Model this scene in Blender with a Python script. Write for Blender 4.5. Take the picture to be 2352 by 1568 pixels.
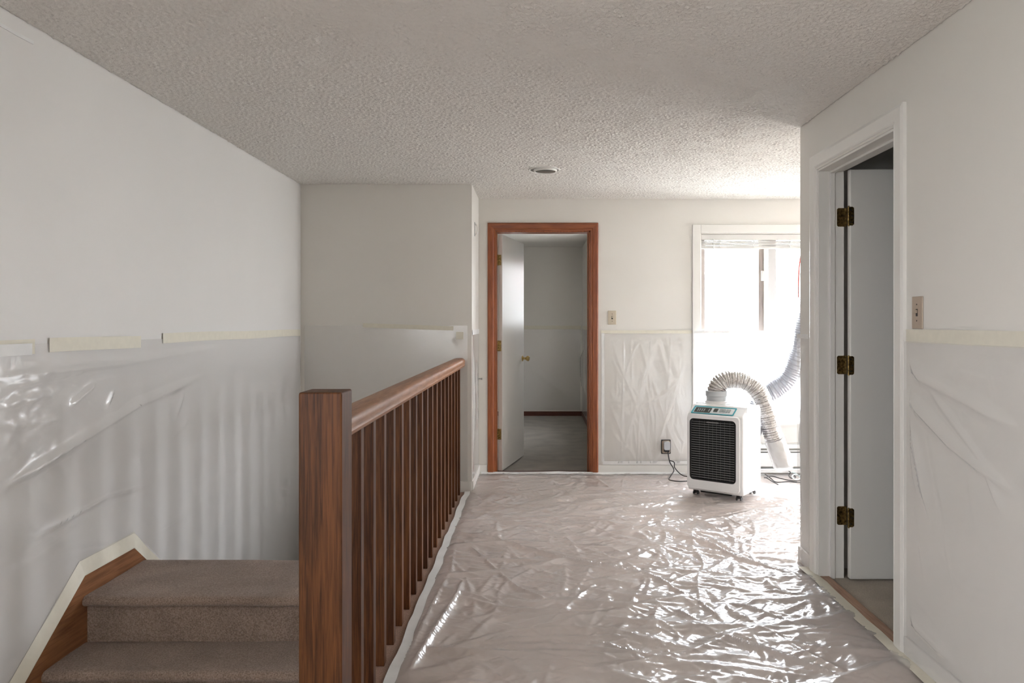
import bpy, bmesh, math, random
import numpy as np
from mathutils import Vector, Matrix

for o in list(bpy.data.objects):
    bpy.data.objects.remove(o)
scene = bpy.context.scene
COL = scene.collection
random.seed(7)

# ------------------------------------------------------------------ camera
F, VX, VY, EYE = 1750.0, 1231.0, 742.0, 1.273        # focal length in px, vanishing point, eye height
cam_d = bpy.data.cameras.new('camera')
cam_d.sensor_width = 36.0
cam_d.lens = 36.0 * F / 2352.0
cam_d.shift_x = -(VX - 1176.0) / 2352.0
cam_d.shift_y = -(784.0 - VY) / 2352.0
cam_d.clip_start = 0.05
cam = bpy.data.objects.new('camera', cam_d)
COL.objects.link(cam)
cam.location = (0, 0, EYE)
cam.rotation_euler = (math.pi / 2, 0, 0)
scene.camera = cam

# ------------------------------------------------------------------ sky and exposure
world = bpy.data.worlds.new('overcast')
scene.world = world
world.use_nodes = True
bg = world.node_tree.nodes['Background']
bg.inputs[0].default_value = (0.92, 0.965, 1.03, 1)
bg.inputs[1].default_value = 18.0
scene.view_settings.view_transform = 'Standard'
scene.view_settings.look = 'None'
scene.view_settings.gamma = 1.0
scene.view_settings.exposure = 1.0
scene.view_settings.use_curve_mapping = False


def portal(name, loc, rot, sx, sy):
    """a light portal set in a window opening: it gives no light of its own, it guides the sky's light"""
    d = bpy.data.lights.new(name, 'AREA')
    d.shape = 'RECTANGLE'
    d.size, d.size_y = sx, sy
    d.cycles.is_portal = True
    o = bpy.data.objects.new(name, d)
    COL.objects.link(o)
    o.location = loc
    o.rotation_euler = rot
    return o


# ------------------------------------------------------------------ dimensions (metres; camera stands at x=0, y=0)
H = 2.32                      # ceiling
XL, XR = -1.768, 1.412        # left wall face, right wall face
YM, YF = 5.726, 6.403         # wall over the stairs, far wall
XJ = -0.482                   # return between those two walls
YC = 4.07                     # end of the right wall
XA = 4.45                     # side wall of the window room
XS = 2.95                     # how far that room is furnished
YB = -1.9                     # wall behind the camera
WT = 0.12


def fpx(px, py, z=0.0):
    s = (py - VY) / (EYE - z)
    return ((px - VX) / s, F / s)


# ------------------------------------------------------------------ materials
MATS = {}


def new_mat(name):
    m = bpy.data.materials.new(name)
    m.use_nodes = True
    nt = m.node_tree
    for n in list(nt.nodes):
        nt.nodes.remove(n)
    out = nt.nodes.new('ShaderNodeOutputMaterial')
    MATS[name] = m
    return m, nt, out


def N(nt, typ, **kw):
    n = nt.nodes.new(typ)
    for k, v in kw.items():
        if k in n.inputs.keys():
            n.inputs[k].default_value = v
        else:
            setattr(n, k, v)
    return n


def L(nt, a, b):
    nt.links.new(a, b)


def ramp(nt, fac, stops):
    r = nt.nodes.new('ShaderNodeValToRGB')
    while len(r.color_ramp.elements) < len(stops):
        r.color_ramp.elements.new(0.5)
    for e, (p, c) in zip(r.color_ramp.elements, stops):
        e.position = p
        e.color = (c[0], c[1], c[2], 1)
    L(nt, fac, r.inputs[0])
    return r


def pbr(name, col, rough=0.5, metal=0.0, spec=0.5, bump=None, vary=None, coat=0.0):
    """plain principled material; bump=(scale, strength, distance); vary=(scale, amount)"""
    m, nt, out = new_mat(name)
    p = N(nt, 'ShaderNodeBsdfPrincipled', Roughness=rough, Metallic=metal)
    p.inputs['Base Color'].default_value = (*col, 1)
    p.inputs['Specular IOR Level'].default_value = spec
    p.inputs['Coat Weight'].default_value = coat
    tc = N(nt, 'ShaderNodeTexCoord')
    if vary:
        nz = N(nt, 'ShaderNodeTexNoise', Scale=vary[0], Detail=4.0)
        L(nt, tc.outputs['Object'], nz.inputs['Vector'])
        a = vary[1]
        r = ramp(nt, nz.outputs['Fac'], [(0.3, tuple(c * (1 - a) for c in col)), (0.7, tuple(min(1, c * (1 + a)) for c in col))])
        L(nt, r.outputs[0], p.inputs['Base Color'])
    if bump:
        nb = N(nt, 'ShaderNodeTexNoise', Scale=bump[0], Detail=3.0)
        L(nt, tc.outputs['Object'], nb.inputs['Vector'])
        b = N(nt, 'ShaderNodeBump', Strength=bump[1], Distance=bump[2])
        L(nt, nb.outputs['Fac'], b.inputs['Height'])
        L(nt, b.outputs[0], p.inputs['Normal'])
    L(nt, p.outputs[0], out.inputs[0])
    return m


def wall_paint(name, col, rough, spec):
    m, nt, out = new_mat(name)
    p = N(nt, 'ShaderNodeBsdfPrincipled', Roughness=rough)
    p.inputs['Specular IOR Level'].default_value = spec
    tc = N(nt, 'ShaderNodeTexCoord')
    n1 = N(nt, 'ShaderNodeTexNoise', Scale=1.3, Detail=3.0)
    L(nt, tc.outputs['Object'], n1.inputs['Vector'])
    r = ramp(nt, n1.outputs['Fac'], [(0.35, tuple(c * 0.97 for c in col)), (0.65, col)])
    # a few small dark specks (old nail holes)
    v = N(nt, 'ShaderNodeTexVoronoi', Scale=1.9)
    L(nt, tc.outputs['Object'], v.inputs['Vector'])
    lt = N(nt, 'ShaderNodeMath', operation='LESS_THAN')
    lt.inputs[1].default_value = 0.008
    L(nt, v.outputs['Distance'], lt.inputs[0])
    mx = N(nt, 'ShaderNodeMix', data_type='RGBA')
    L(nt, lt.outputs[0], mx.inputs[0])
    L(nt, r.outputs[0], mx.inputs[6])
    mx.inputs[7].default_value = (0.12, 0.1, 0.08, 1)
    L(nt, mx.outputs[2], p.inputs['Base Color'])
    nb = N(nt, 'ShaderNodeTexNoise', Scale=170.0, Detail=2.0)
    L(nt, tc.outputs['Object'], nb.inputs['Vector'])
    b = N(nt, 'ShaderNodeBump', Strength=0.12, Distance=0.002)
    L(nt, nb.outputs['Fac'], b.inputs['Height'])
    L(nt, b.outputs[0], p.inputs['Normal'])
    L(nt, p.outputs[0], out.inputs[0])
    return m


wall_paint('wall', (0.80, 0.768, 0.715), 0.5, 0.35)
wall_paint('wall_gloss', (0.80, 0.775, 0.745), 0.40, 0.5)


def popcorn():
    m, nt, out = new_mat('popcorn')
    p = N(nt, 'ShaderNodeBsdfPrincipled', Roughness=0.9)
    p.inputs['Specular IOR Level'].default_value = 0.15
    tc = N(nt, 'ShaderNodeTexCoord')
    nz = N(nt, 'ShaderNodeTexNoise', Scale=75.0, Detail=3.0, Roughness=0.6)
    L(nt, tc.outputs['Object'], nz.inputs['Vector'])
    v = N(nt, 'ShaderNodeTexVoronoi', Scale=135.0)
    L(nt, tc.outputs['Object'], v.inputs['Vector'])
    inv = N(nt, 'ShaderNodeMath', operation='SUBTRACT')
    inv.inputs[0].default_value = 0.75
    L(nt, v.outputs['Distance'], inv.inputs[1])
    mul = N(nt, 'ShaderNodeMath', operation='MULTIPLY')
    L(nt, inv.outputs[0], mul.inputs[0])
    gate = N(nt, 'ShaderNodeMapRange')
    gate.inputs[1].default_value = 0.36
    gate.inputs[2].default_value = 0.55
    L(nt, nz.outputs['Fac'], gate.inputs[0])
    L(nt, gate.outputs[0], mul.inputs[1])
    b = N(nt, 'ShaderNodeBump', Strength=0.5, Distance=0.004)
    L(nt, mul.outputs[0], b.inputs['Height'])
    L(nt, b.outputs[0], p.inputs['Normal'])
    p.inputs['Base Color'].default_value = (0.80, 0.77, 0.725, 1)
    L(nt, p.outputs[0], out.inputs[0])


popcorn()


def carpet(name, c1, c2, scale=1.0, wear=None):
    m, nt, out = new_mat(name)
    p = N(nt, 'ShaderNodeBsdfPrincipled', Roughness=1.0)
    p.inputs['Specular IOR Level'].default_value = 0.05
    p.inputs['Sheen Weight'].default_value = 0.25
    p.inputs['Sheen Roughness'].default_value = 0.6
    tc = N(nt, 'ShaderNodeTexCoord')
    n1 = N(nt, 'ShaderNodeTexNoise', Scale=260.0 * scale, Detail=3.0, Roughness=0.7)
    n2 = N(nt, 'ShaderNodeTexNoise', Scale=5.0, Detail=3.0)
    for n in (n1, n2):
        L(nt, tc.outputs['Object'], n.inputs['Vector'])
    r1 = ramp(nt, n1.outputs['Fac'], [(0.35, c1), (0.65, c2)])
    r2 = ramp(nt, n2.outputs['Fac'], [(0.35, (0.82, 0.82, 0.82)), (0.65, (1.05, 1.05, 1.05))])
    mx = N(nt, 'ShaderNodeMix', data_type='RGBA', blend_type='MULTIPLY')
    mx.inputs[0].default_value = 1.0
    L(nt, r1.outputs[0], mx.inputs[6])
    L(nt, r2.outputs[0], mx.inputs[7])
    L(nt, mx.outputs[2], p.inputs['Base Color'])
    b = N(nt, 'ShaderNodeBump', Strength=0.9, Distance=0.006)
    L(nt, n1.outputs['Fac'], b.inputs['Height'])
    L(nt, b.outputs[0], p.inputs['Normal'])
    L(nt, p.outputs[0], out.inputs[0])


carpet('carpet_hall', (0.74, 0.56, 0.48), (0.88, 0.71, 0.62))
carpet('carpet_stair', (0.21, 0.145, 0.108), (0.45, 0.335, 0.275), 0.75)
carpet('carpet_beige', (0.46, 0.38, 0.29), (0.68, 0.59, 0.48))
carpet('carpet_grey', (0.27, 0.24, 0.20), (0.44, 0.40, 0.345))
carpet('carpet_strip', (0.27, 0.14, 0.085), (0.46, 0.27, 0.18), 0.8)


def wood(name, dark, light, axis='z', rough=0.38, spec=0.5, scale=1.0, coat=0.0, fine=1.0):
    m, nt, out = new_mat(name)
    p = N(nt, 'ShaderNodeBsdfPrincipled', Roughness=rough)
    p.inputs['Specular IOR Level'].default_value = spec
    p.inputs['Coat Weight'].default_value = coat
    p.inputs['Coat Roughness'].default_value = 0.22
    tc = N(nt, 'ShaderNodeTexCoord')
    oi = N(nt, 'ShaderNodeObjectInfo')
    mp = N(nt, 'ShaderNodeMapping')
    k_ = 0.07 / fine
    sc = {'z': (1, 1, k_), 'y': (1, k_, 1), 'x': (k_, 1, 1)}[axis]
    mp.inputs['Scale'].default_value = tuple(s * scale for s in sc)
    add = N(nt, 'ShaderNodeVectorMath', operation='ADD')
    off = N(nt, 'ShaderNodeVectorMath', operation='SCALE')
    off.inputs['Scale'].default_value = 3.0
    comb = N(nt, 'ShaderNodeCombineXYZ')
    for k in range(3):
        L(nt, oi.outputs['Random'], comb.inputs[k])
    L(nt, comb.outputs[0], off.inputs[0])
    L(nt, tc.outputs['Object'], add.inputs[0])
    L(nt, off.outputs[0], add.inputs[1])
    L(nt, add.outputs[0], mp.inputs['Vector'])
    n1 = N(nt, 'ShaderNodeTexNoise', Scale=85.0 * fine, Detail=5.0, Roughness=0.6)
    n1.inputs['Distortion'].default_value = 0.4
    L(nt, mp.outputs[0], n1.inputs['Vector'])
    n2 = N(nt, 'ShaderNodeTexNoise', Scale=14.0, Detail=2.0)
    L(nt, mp.outputs[0], n2.inputs['Vector'])
    mixf = N(nt, 'ShaderNodeMath', operation='MULTIPLY_ADD')
    mixf.inputs[1].default_value = 0.7
    sc2 = N(nt, 'ShaderNodeMath', operation='MULTIPLY')
    sc2.inputs[1].default_value = 0.3
    L(nt, n2.outputs['Fac'], sc2.inputs[0])
    L(nt, n1.outputs['Fac'], mixf.inputs[0])
    L(nt, sc2.outputs[0], mixf.inputs[2])
    r = ramp(nt, mixf.outputs[0], [(0.38, dark), (0.62, light)])
    hs = N(nt, 'ShaderNodeHueSaturation')
    vr = N(nt, 'ShaderNodeMapRange')
    vr.inputs[3].default_value = 0.82
    vr.inputs[4].default_value = 1.18
    L(nt, oi.outputs['Random'], vr.inputs[0])
    L(nt, vr.outputs[0], hs.inputs['Value'])
    L(nt, r.outputs[0], hs.inputs['Color'])
    L(nt, hs.outputs[0], p.inputs['Base Color'])
    b = N(nt, 'ShaderNodeBump', Strength=0.25, Distance=0.001)
    L(nt, n1.outputs['Fac'], b.inputs['Height'])
    L(nt, b.outputs[0], p.inputs['Normal'])
    L(nt, p.outputs[0], out.inputs[0])


wood('oak', (0.045, 0.014, 0.0035), (0.150, 0.053, 0.015), 'z', 0.50, 0.3, fine=1.7)
wood('oak_rail', (0.25, 0.10, 0.042), (0.44, 0.21, 0.105), 'y', 0.40)
wood('casing_brown_z', (0.20, 0.045, 0.012), (0.36, 0.105, 0.03), 'z', 0.38)
wood('casing_brown_x', (0.20, 0.045, 0.012), (0.36, 0.105, 0.03), 'x', 0.38)
wood('dark_base', (0.07, 0.016, 0.008), (0.13, 0.035, 0.018), 'x', 0.4)
wood('skirt_wood', (0.20, 0.075, 0.025), (0.37, 0.165, 0.07), 'y', 0.35)
wood('threshold_wood', (0.30, 0.165, 0.10), (0.44, 0.27, 0.175), 'y', 0.45)

pbr('white_trim', (0.80, 0.775, 0.73), 0.32, bump=(40, 0.05, 0.002))
pbr('door_white', (0.77, 0.745, 0.70), 0.35, bump=(60, 0.05, 0.001))
pbr('brass_old', (0.20, 0.135, 0.05), 0.38, metal=1.0, vary=(90, 0.75))
pbr('brass', (0.62, 0.45, 0.19), 0.25, metal=1.0)
pbr('tape_cream', (0.78, 0.735, 0.62), 0.5, vary=(30, 0.03))
pbr('tape_white', (0.80, 0.79, 0.77), 0.45, vary=(12, 0.05))
pbr('switch_ivory', (0.60, 0.52, 0.40), 0.35)
pbr('switch_tan', (0.47, 0.375, 0.29), 0.35)
pbr('slot_dark', (0.02, 0.018, 0.016), 0.5)
pbr('steel_edge', (0.35, 0.35, 0.34), 0.35, metal=1.0)
pbr('unit_white', (0.80, 0.785, 0.775), 0.3, spec=0.5)
pbr('unit_grey', (0.48, 0.49, 0.50), 0.35)
pbr('unit_black', (0.006, 0.006, 0.006), 0.35)
pbr('unit_inner', (0.004, 0.004, 0.004), 0.8)
pbr('slat_silver', (0.30, 0.30, 0.29), 0.35, metal=0.3)
pbr('wire_dark', (0.05, 0.05, 0.05), 0.4, metal=0.5)
pbr('teal_gloss', (0.06, 0.34, 0.40), 0.15)
pbr('panel_silver', (0.62, 0.66, 0.67), 0.25)
pbr('display_dark', (0.03, 0.035, 0.03), 0.12)
pbr('button_grey', (0.28, 0.31, 0.31), 0.4)
pbr('rubber_black', (0.015, 0.013, 0.012), 0.45)
pbr('cable_black', (0.018, 0.016, 0.016), 0.5)
pbr('cable_pale', (0.60, 0.68, 0.66), 0.4)
pbr('foil', (0.62, 0.60, 0.585), 0.2, metal=1.0, bump=(95, 0.9, 0.004))
pbr('duct_pale', (0.46, 0.475, 0.52), 0.35, metal=0.5, bump=(80, 0.5, 0.003))
pbr('red_cord', (0.65, 0.07, 0.05), 0.6)
pbr('heater_white', (0.78, 0.78, 0.77), 0.35)
pbr('frame_taupe', (0.36, 0.31, 0.285), 0.4, metal=0.2)
pbr('frame_light', (0.62, 0.60, 0.58), 0.4)
pbr('blind_white', (0.72, 0.70, 0.66), 0.4)
pbr('lens_smoke', (0.10, 0.10, 0.085), 0.2)
pbr('siding', (0.55, 0.56, 0.57), 0.7)
pbr('house_trim', (0.45, 0.46, 0.47), 0.6)
pbr('fascia_red', (0.45, 0.20, 0.18), 0.6)
pbr('roof_pale', (0.50, 0.50, 0.50), 0.8)
pbr('house_glass', (0.20, 0.21, 0.22), 0.1)
pbr('ground', (0.45, 0.45, 0.42), 0.9, vary=(0.6, 0.15))
pbr('bush', (0.20, 0.24, 0.16), 0.9)


def schlick(nt, gain=1.0, normal=None):
    """reflectance of a thin film: the same from both sides"""
    lw_ = N(nt, 'ShaderNodeLayerWeight', Blend=0.5)
    if normal is not None:
        L(nt, normal, lw_.inputs['Normal'])
    pw = N(nt, 'ShaderNodeMath', operation='POWER')
    pw.inputs[1].default_value = 5.0
    L(nt, lw_.outputs['Facing'], pw.inputs[0])
    fm = N(nt, 'ShaderNodeMath', operation='MULTIPLY_ADD')
    fm.inputs[1].default_value = 0.92 * min(gain, 1.0)
    fm.inputs[2].default_value = 0.05 * gain
    fm.use_clamp = True
    L(nt, pw.outputs[0], fm.inputs[0])
    return fm


def film(name, haze, tint, rough=0.12, crinkle=(22.0, 0.25, 0.01), back=0.5, gloss=1.0, rough2=None):
    """thin milky polythene: mostly see-through, a little white scatter, shiny"""
    m, nt, out = new_mat(name)
    tr = N(nt, 'ShaderNodeBsdfTransparent')
    df = N(nt, 'ShaderNodeBsdfDiffuse')
    tl = N(nt, 'ShaderNodeBsdfTranslucent')
    gl = N(nt, 'ShaderNodeBsdfGlossy', Roughness=rough)
    df.inputs[0].default_value = (*tint, 1)
    tl.inputs[0].default_value = (*tint, 1)
    tr.inputs[0].default_value = (1, 1, 1, 1)
    tc = N(nt, 'ShaderNodeTexCoord')
    mp = N(nt, 'ShaderNodeMapping')
    L(nt, tc.outputs['Object'], mp.inputs['Vector'])
    nz = N(nt, 'ShaderNodeTexNoise', Scale=crinkle[0], Detail=4.0, Roughness=0.62)
    nz.inputs['Distortion'].default_value = 1.2
    L(nt, mp.outputs[0], nz.inputs['Vector'])
    b = N(nt, 'ShaderNodeBump', Strength=crinkle[1], Distance=crinkle[2])
    L(nt, nz.outputs['Fac'], b.inputs['Height'])
    for s in (df, tl, gl):
        L(nt, b.outputs[0], s.inputs['Normal'])
    sc = N(nt, 'ShaderNodeMixShader')
    sc.inputs[0].default_value = back
    L(nt, df.outputs[0], sc.inputs[1])
    L(nt, tl.outputs[0], sc.inputs[2])
    m1 = N(nt, 'ShaderNodeMixShader')
    m1.inputs[0].default_value = haze
    L(nt, tr.outputs[0], m1.inputs[1])
    L(nt, sc.outputs[0], m1.inputs[2])
    fm = schlick(nt, gloss, b.outputs[0])
    m2 = N(nt, 'ShaderNodeMixShader')
    L(nt, fm.outputs[0], m2.inputs[0])
    L(nt, m1.outputs[0], m2.inputs[1])
    gout = gl.outputs[0]
    if rough2:
        g2 = N(nt, 'ShaderNodeBsdfGlossy', Roughness=rough2)
        L(nt, b.outputs[0], g2.inputs['Normal'])
        gm = N(nt, 'ShaderNodeMixShader')
        gm.inputs[0].default_value = 0.5
        L(nt, gl.outputs[0], gm.inputs[1])
        L(nt, g2.outputs[0], gm.inputs[2])
        gout = gm.outputs[0]
    L(nt, gout, m2.inputs[2])
    L(nt, m2.outputs[0], out.inputs[0])
    return m


film('film_floor', 0.28, (1.0, 0.985, 0.98), 0.11, (20.0, 0.14, 0.008), back=0.30, gloss=2.6, rough2=0.28)
film('film_wall', 0.26, (1.0, 0.99, 0.985), 0.16, (14.0, 0.14, 0.010), back=0.35, gloss=1.6)
film('film_window', 0.55, (1.0, 1.0, 1.0), 0.25, (10.0, 0.10, 0.010), back=0.6, gloss=0.8)
film('film_bag', 0.3, (0.92, 0.92, 0.92), 0.15, (50.0, 0.3, 0.006))


def pane():
    m, nt, out = new_mat('glass')
    tr = N(nt, 'ShaderNodeBsdfTransparent')
    tr.inputs[0].default_value = (0.96, 0.97, 0.97, 1)
    gl = N(nt, 'ShaderNodeBsdfGlossy', Roughness=0.02)
    fr = schlick(nt)
    mx = N(nt, 'ShaderNodeMixShader')
    L(nt, fr.outputs[0], mx.inputs[0])
    L(nt, tr.outputs[0], mx.inputs[1])
    L(nt, gl.outputs[0], mx.inputs[2])
    L(nt, mx.outputs[0], out.inputs[0])


pane()

# ------------------------------------------------------------------ mesh helpers


class MB:
    """collects vertices and faces in world (or local) coordinates"""

    def __init__(self):
        self.v, self.f = [], []

    def box(self, x0, x1, y0, y1, z0, z1):
        b = len(self.v)
        self.v += [(x, y, z) for z in (z0, z1) for y in (y0, y1) for x in (x0, x1)]
        self.f += [tuple(b + i for i in q) for q in
                   ((0, 2, 3, 1), (4, 5, 7, 6), (0, 1, 5, 4), (2, 6, 7, 3), (0, 4, 6, 2), (1, 3, 7, 5))]
        return self

    def prism(self, pts, axis, a0, a1):
        """closed polygon extruded along an axis; pts are the two other coordinates, in x,y,z order"""
        b, n = len(self.v), len(pts)
        for a in (a0, a1):
            for p, q in pts:
                self.v.append({'x': (a, p, q), 'y': (p, a, q), 'z': (p, q, a)}[axis])
        self.f.append(tuple(b + i for i in reversed(range(n))))
        self.f.append(tuple(b + n + i for i in range(n)))
        for i in range(n):
            j = (i + 1) % n
            self.f.append((b + i, b + j, b + n + j, b + n + i))
        return self

    def lathe(self, prof, c, axis='z', seg=24, cap=True):
        """profile of (radius, height) round an axis through c"""
        b = len(self.v)
        for r, h in prof:
            for k in range(seg):
                a = 2 * math.pi * k / seg
                u, w = r * math.cos(a), r * math.sin(a)
                d = {'z': (u, w, h), 'y': (u, h, w), 'x': (h, u, w)}[axis]
                self.v.append((c[0] + d[0], c[1] + d[1], c[2] + d[2]))
        for i in range(len(prof) - 1):
            for k in range(seg):
                k2 = (k + 1) % seg
                self.f.append((b + i * seg + k, b + i * seg + k2, b + (i + 1) * seg + k2, b + (i + 1) * seg + k))
        if cap:
            self.f.append(tuple(b + k for k in reversed(range(seg))))
            self.f.append(tuple(b + (len(prof) - 1) * seg + k for k in range(seg)))
        return self

    def tube(self, pts, rad, seg=8, cap=True):
        """tube along points; rad a number or a function of (arc length, angle)"""
        P = [Vector(p) for p in pts]
        b, n = len(self.v), len(P)
        up = Vector((0.13, 0.21, 0.97)).normalized()
        s, frame = 0.0, None
        for i in range(n):
            t = (P[min(i + 1, n - 1)] - P[max(i - 1, 0)]).normalized()
            if frame is None:
                u = t.cross(up).normalized() if abs(t.dot(up)) < 0.95 else t.cross(Vector((1, 0, 0))).normalized()
            else:
                u = (frame - t * frame.dot(t)).normalized()
            frame = u
            w = t.cross(u)
            if i:
                s += (P[i] - P[i - 1]).length
            for k in range(seg):
                a = 2 * math.pi * k / seg
                r = rad(s, a) if callable(rad) else rad
                self.v.append(tuple(P[i] + (u * math.cos(a) + w * math.sin(a)) * r))
        for i in range(n - 1):
            for k in range(seg):
                k2 = (k + 1) % seg
                self.f.append((b + i * seg + k, b + i * seg + k2, b + (i + 1) * seg + k2, b + (i + 1) * seg + k))
        if cap:
            self.f.append(tuple(b + k for k in reversed(range(seg))))
            self.f.append(tuple(b + (n - 1) * seg + k for k in range(seg)))
        return self

    def build(self, name, mat, parent=None, bevel=0.0, segs=2, smooth=False, local=False):
        off = Vector((0, 0, 0))
        if parent is not None and not local:
            p = parent
            while p is not None:
                off += p.location
                p = p.parent
        me = bpy.data.meshes.new(name)
        me.from_pydata([tuple(Vector(v) - off) for v in self.v], [], self.f)
        if bevel > 0:
            bm = bmesh.new()
            bm.from_mesh(me)
            bmesh.ops.recalc_face_normals(bm, faces=bm.faces)
            ed = [e for e in bm.edges if len(e.link_faces) == 2 and e.calc_face_angle() > 0.5]
            bmesh.ops.bevel(bm, geom=ed, offset=bevel, segments=segs, profile=0.5, affect='EDGES', clamp_overlap=True)
            bm.to_mesh(me)
            bm.free()
        else:
            bm = bmesh.new()
            bm.from_mesh(me)
            bmesh.ops.recalc_face_normals(bm, faces=bm.faces)
            bm.to_mesh(me)
            bm.free()
        me.materials.append(MATS[mat])
        if smooth or bevel > 0:
            for p in me.polygons:
                p.use_smooth = True
            try:
                me.set_sharp_from_angle(angle=math.radians(40 if smooth else 50))
            except Exception:
                pass
        o = bpy.data.objects.new(name, me)
        COL.objects.link(o)
        if bevel > 0:
            w = o.modifiers.new('weighted_normal', 'WEIGHTED_NORMAL')
            w.keep_sharp = True
        if parent is not None:
            o.parent = parent
        return o


def tag(o, label, cat, group=None, kind=None):
    o['label'] = label
    o['category'] = cat
    if group:
        o['group'] = group
    if kind:
        o['kind'] = kind
    return o


def thing(name, loc, label, cat, rz=0.0, group=None, kind=None):
    o = bpy.data.objects.new(name, None)
    o.empty_display_size = 0.1
    COL.objects.link(o)
    o.location = loc
    o.rotation_euler = (0, 0, rz)
    return tag(o, label, cat, group, kind)


def rrect(x0, x1, z0, z1, r, seg=6):
    pts = []
    for cx, cz, a0 in ((x1 - r, z0 + r, -90), (x1 - r, z1 - r, 0), (x0 + r, z1 - r, 90), (x0 + r, z0 + r, 180)):
        for k in range(seg + 1):
            a = math.radians(a0 + 90 * k / seg)
            pts.append((cx + r * math.cos(a), cz + r * math.sin(a)))
    return pts


def smooth_path(pts, n=12):
    """Catmull-Rom through the points"""
    P = [Vector(p) for p in pts]
    P = [P[0] * 2 - P[1]] + P + [P[-1] * 2 - P[-2]]
    out = []
    for i in range(1, len(P) - 2):
        for k in range(n):
            t = k / n
            a, b, c, d = P[i - 1], P[i], P[i + 1], P[i + 2]
            out.append(0.5 * ((2 * b) + (c - a) * t + (2 * a - 5 * b + 4 * c - d) * t * t + (3 * b - a - 3 * c + d) * t ** 3))
    out.append(P[-2])
    return out


# -------- numpy noise for crumpled film
_rng = np.random.default_rng(11)
_perm = _rng.permutation(256)
_perm = np.concatenate([_perm, _perm])
_ang = _rng.uniform(0, 2 * np.pi, 256)


def perlin(x, y):
    xi, yi = np.floor(x).astype(int), np.floor(y).astype(int)
    xf, yf = x - xi, y - yi
    u, v = xf ** 3 * (xf * (xf * 6 - 15) + 10), yf ** 3 * (yf * (yf * 6 - 15) + 10)

    def g(ix, iy, dx, dy):
        a = _ang[_perm[(_perm[ix & 255] + iy) & 255]]
        return np.cos(a) * dx + np.sin(a) * dy
    a = g(xi, yi, xf, yf)
    b = g(xi + 1, yi, xf - 1, yf)
    c = g(xi, yi + 1, xf, yf - 1)
    d = g(xi + 1, yi + 1, xf - 1, yf - 1)
    return (a * (1 - u) + b * u) * (1 - v) + (c * (1 - u) + d * u) * v


def ridged(x, y, oct=3):
    h, amp = 0, 1.0
    for k in range(oct):
        h = h + amp * (1 - np.abs(perlin(x * 2 ** k + 13.7 * k, y * 2 ** k + 5.1 * k)) * 2.2)
        amp *= 0.5
    return h / 1.75


def creases(U, V, seed, n, lam, amp, gate=1.3):
    """straight creases as in crumpled film: triangle waves in many directions, each only in patches"""
    r = np.random.default_rng(seed)
    h = np.zeros_like(U)
    wu = U + 0.05 * perlin(U * 3 + seed, V * 3)
    wv = V + 0.05 * perlin(U * 3 + seed + 17, V * 3 + 5)
    for k in range(n):
        a = r.uniform(0, np.pi)
        l = r.uniform(*lam)
        t = (wu * np.cos(a) + wv * np.sin(a)) / l + r.uniform(0, 1)
        t = t + 0.35 * perlin(U / (l * 2.5) + k * 7.3, V / (l * 2.5) + seed)
        tri = np.abs((t % 1.0) * 2 - 1)
        sharp = r.uniform(0.55, 0.8)
        tri = np.clip((tri - sharp) / (1 - sharp), 0, 1)
        m = np.clip(perlin(U * gate + k * 3.1 + seed, V * gate + k * 5.7) * 4.0 + 0.45, 0, 1)
        h = np.maximum(h, amp * l * tri * m * r.uniform(0.6, 1.2))
    return h


def folds(U, V, lines):
    """ridge height from polylines: (points, height, width)"""
    h = np.zeros_like(U)
    for pts, hh, w in lines:
        best = np.full_like(U, 1e9)
        taper = np.ones_like(U)
        n = len(pts) - 1
        for i in range(n):
            (x0, y0), (x1, y1) = pts[i], pts[i + 1]
            dx, dy = x1 - x0, y1 - y0
            l2 = dx * dx + dy * dy + 1e-9
            t = np.clip(((U - x0) * dx + (V - y0) * dy) / l2, 0, 1)
            d = np.hypot(U - x0 - t * dx, V - y0 - t * dy)
            m = d < best
            best = np.where(m, d, best)
            g = (i + t) / n
            taper = np.where(m, np.clip(np.minimum(g, 1 - g) * 5 + 0.12, 0, 1), taper)
        h = np.maximum(h, 1.35 * hh * taper * np.exp(-best / w * 1.25))
    return h


def grid_mesh(name, pos, mask, mat, parent=None):
    """pos: (n,m,3) numpy grid; mask (n-1,m-1) cells to keep"""
    n, m, _ = pos.shape
    off = np.zeros(3)
    if parent is not None:
        off = np.array(parent.location)
    idx = np.arange(n * m).reshape(n, m)
    q = np.stack([idx[:-1, :-1], idx[1:, :-1], idx[1:, 1:], idx[:-1, 1:]], -1)[mask]
    used = np.zeros(n * m, bool)
    used[q.ravel()] = True
    re = np.cumsum(used) - 1
    v = (pos.reshape(-1, 3) - off)[used]
    q = re[q]
    me = bpy.data.meshes.new(name)
    me.vertices.add(len(v))
    me.vertices.foreach_set('co', v.astype(np.float32).ravel())
    me.loops.add(q.size)
    me.loops.foreach_set('vertex_index', q.ravel().astype(np.int32))
    me.polygons.add(len(q))
    me.polygons.foreach_set('loop_start', np.arange(0, q.size, 4, dtype=np.int32))
    me.polygons.foreach_set('use_smooth', np.ones(len(q), bool))
    me.update(calc_edges=True)
    me.validate()
    me.materials.append(MATS[mat])
    o = bpy.data.objects.new(name, me)
    COL.objects.link(o)
    if parent is not None:
        o.parent = parent
    return o


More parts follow.
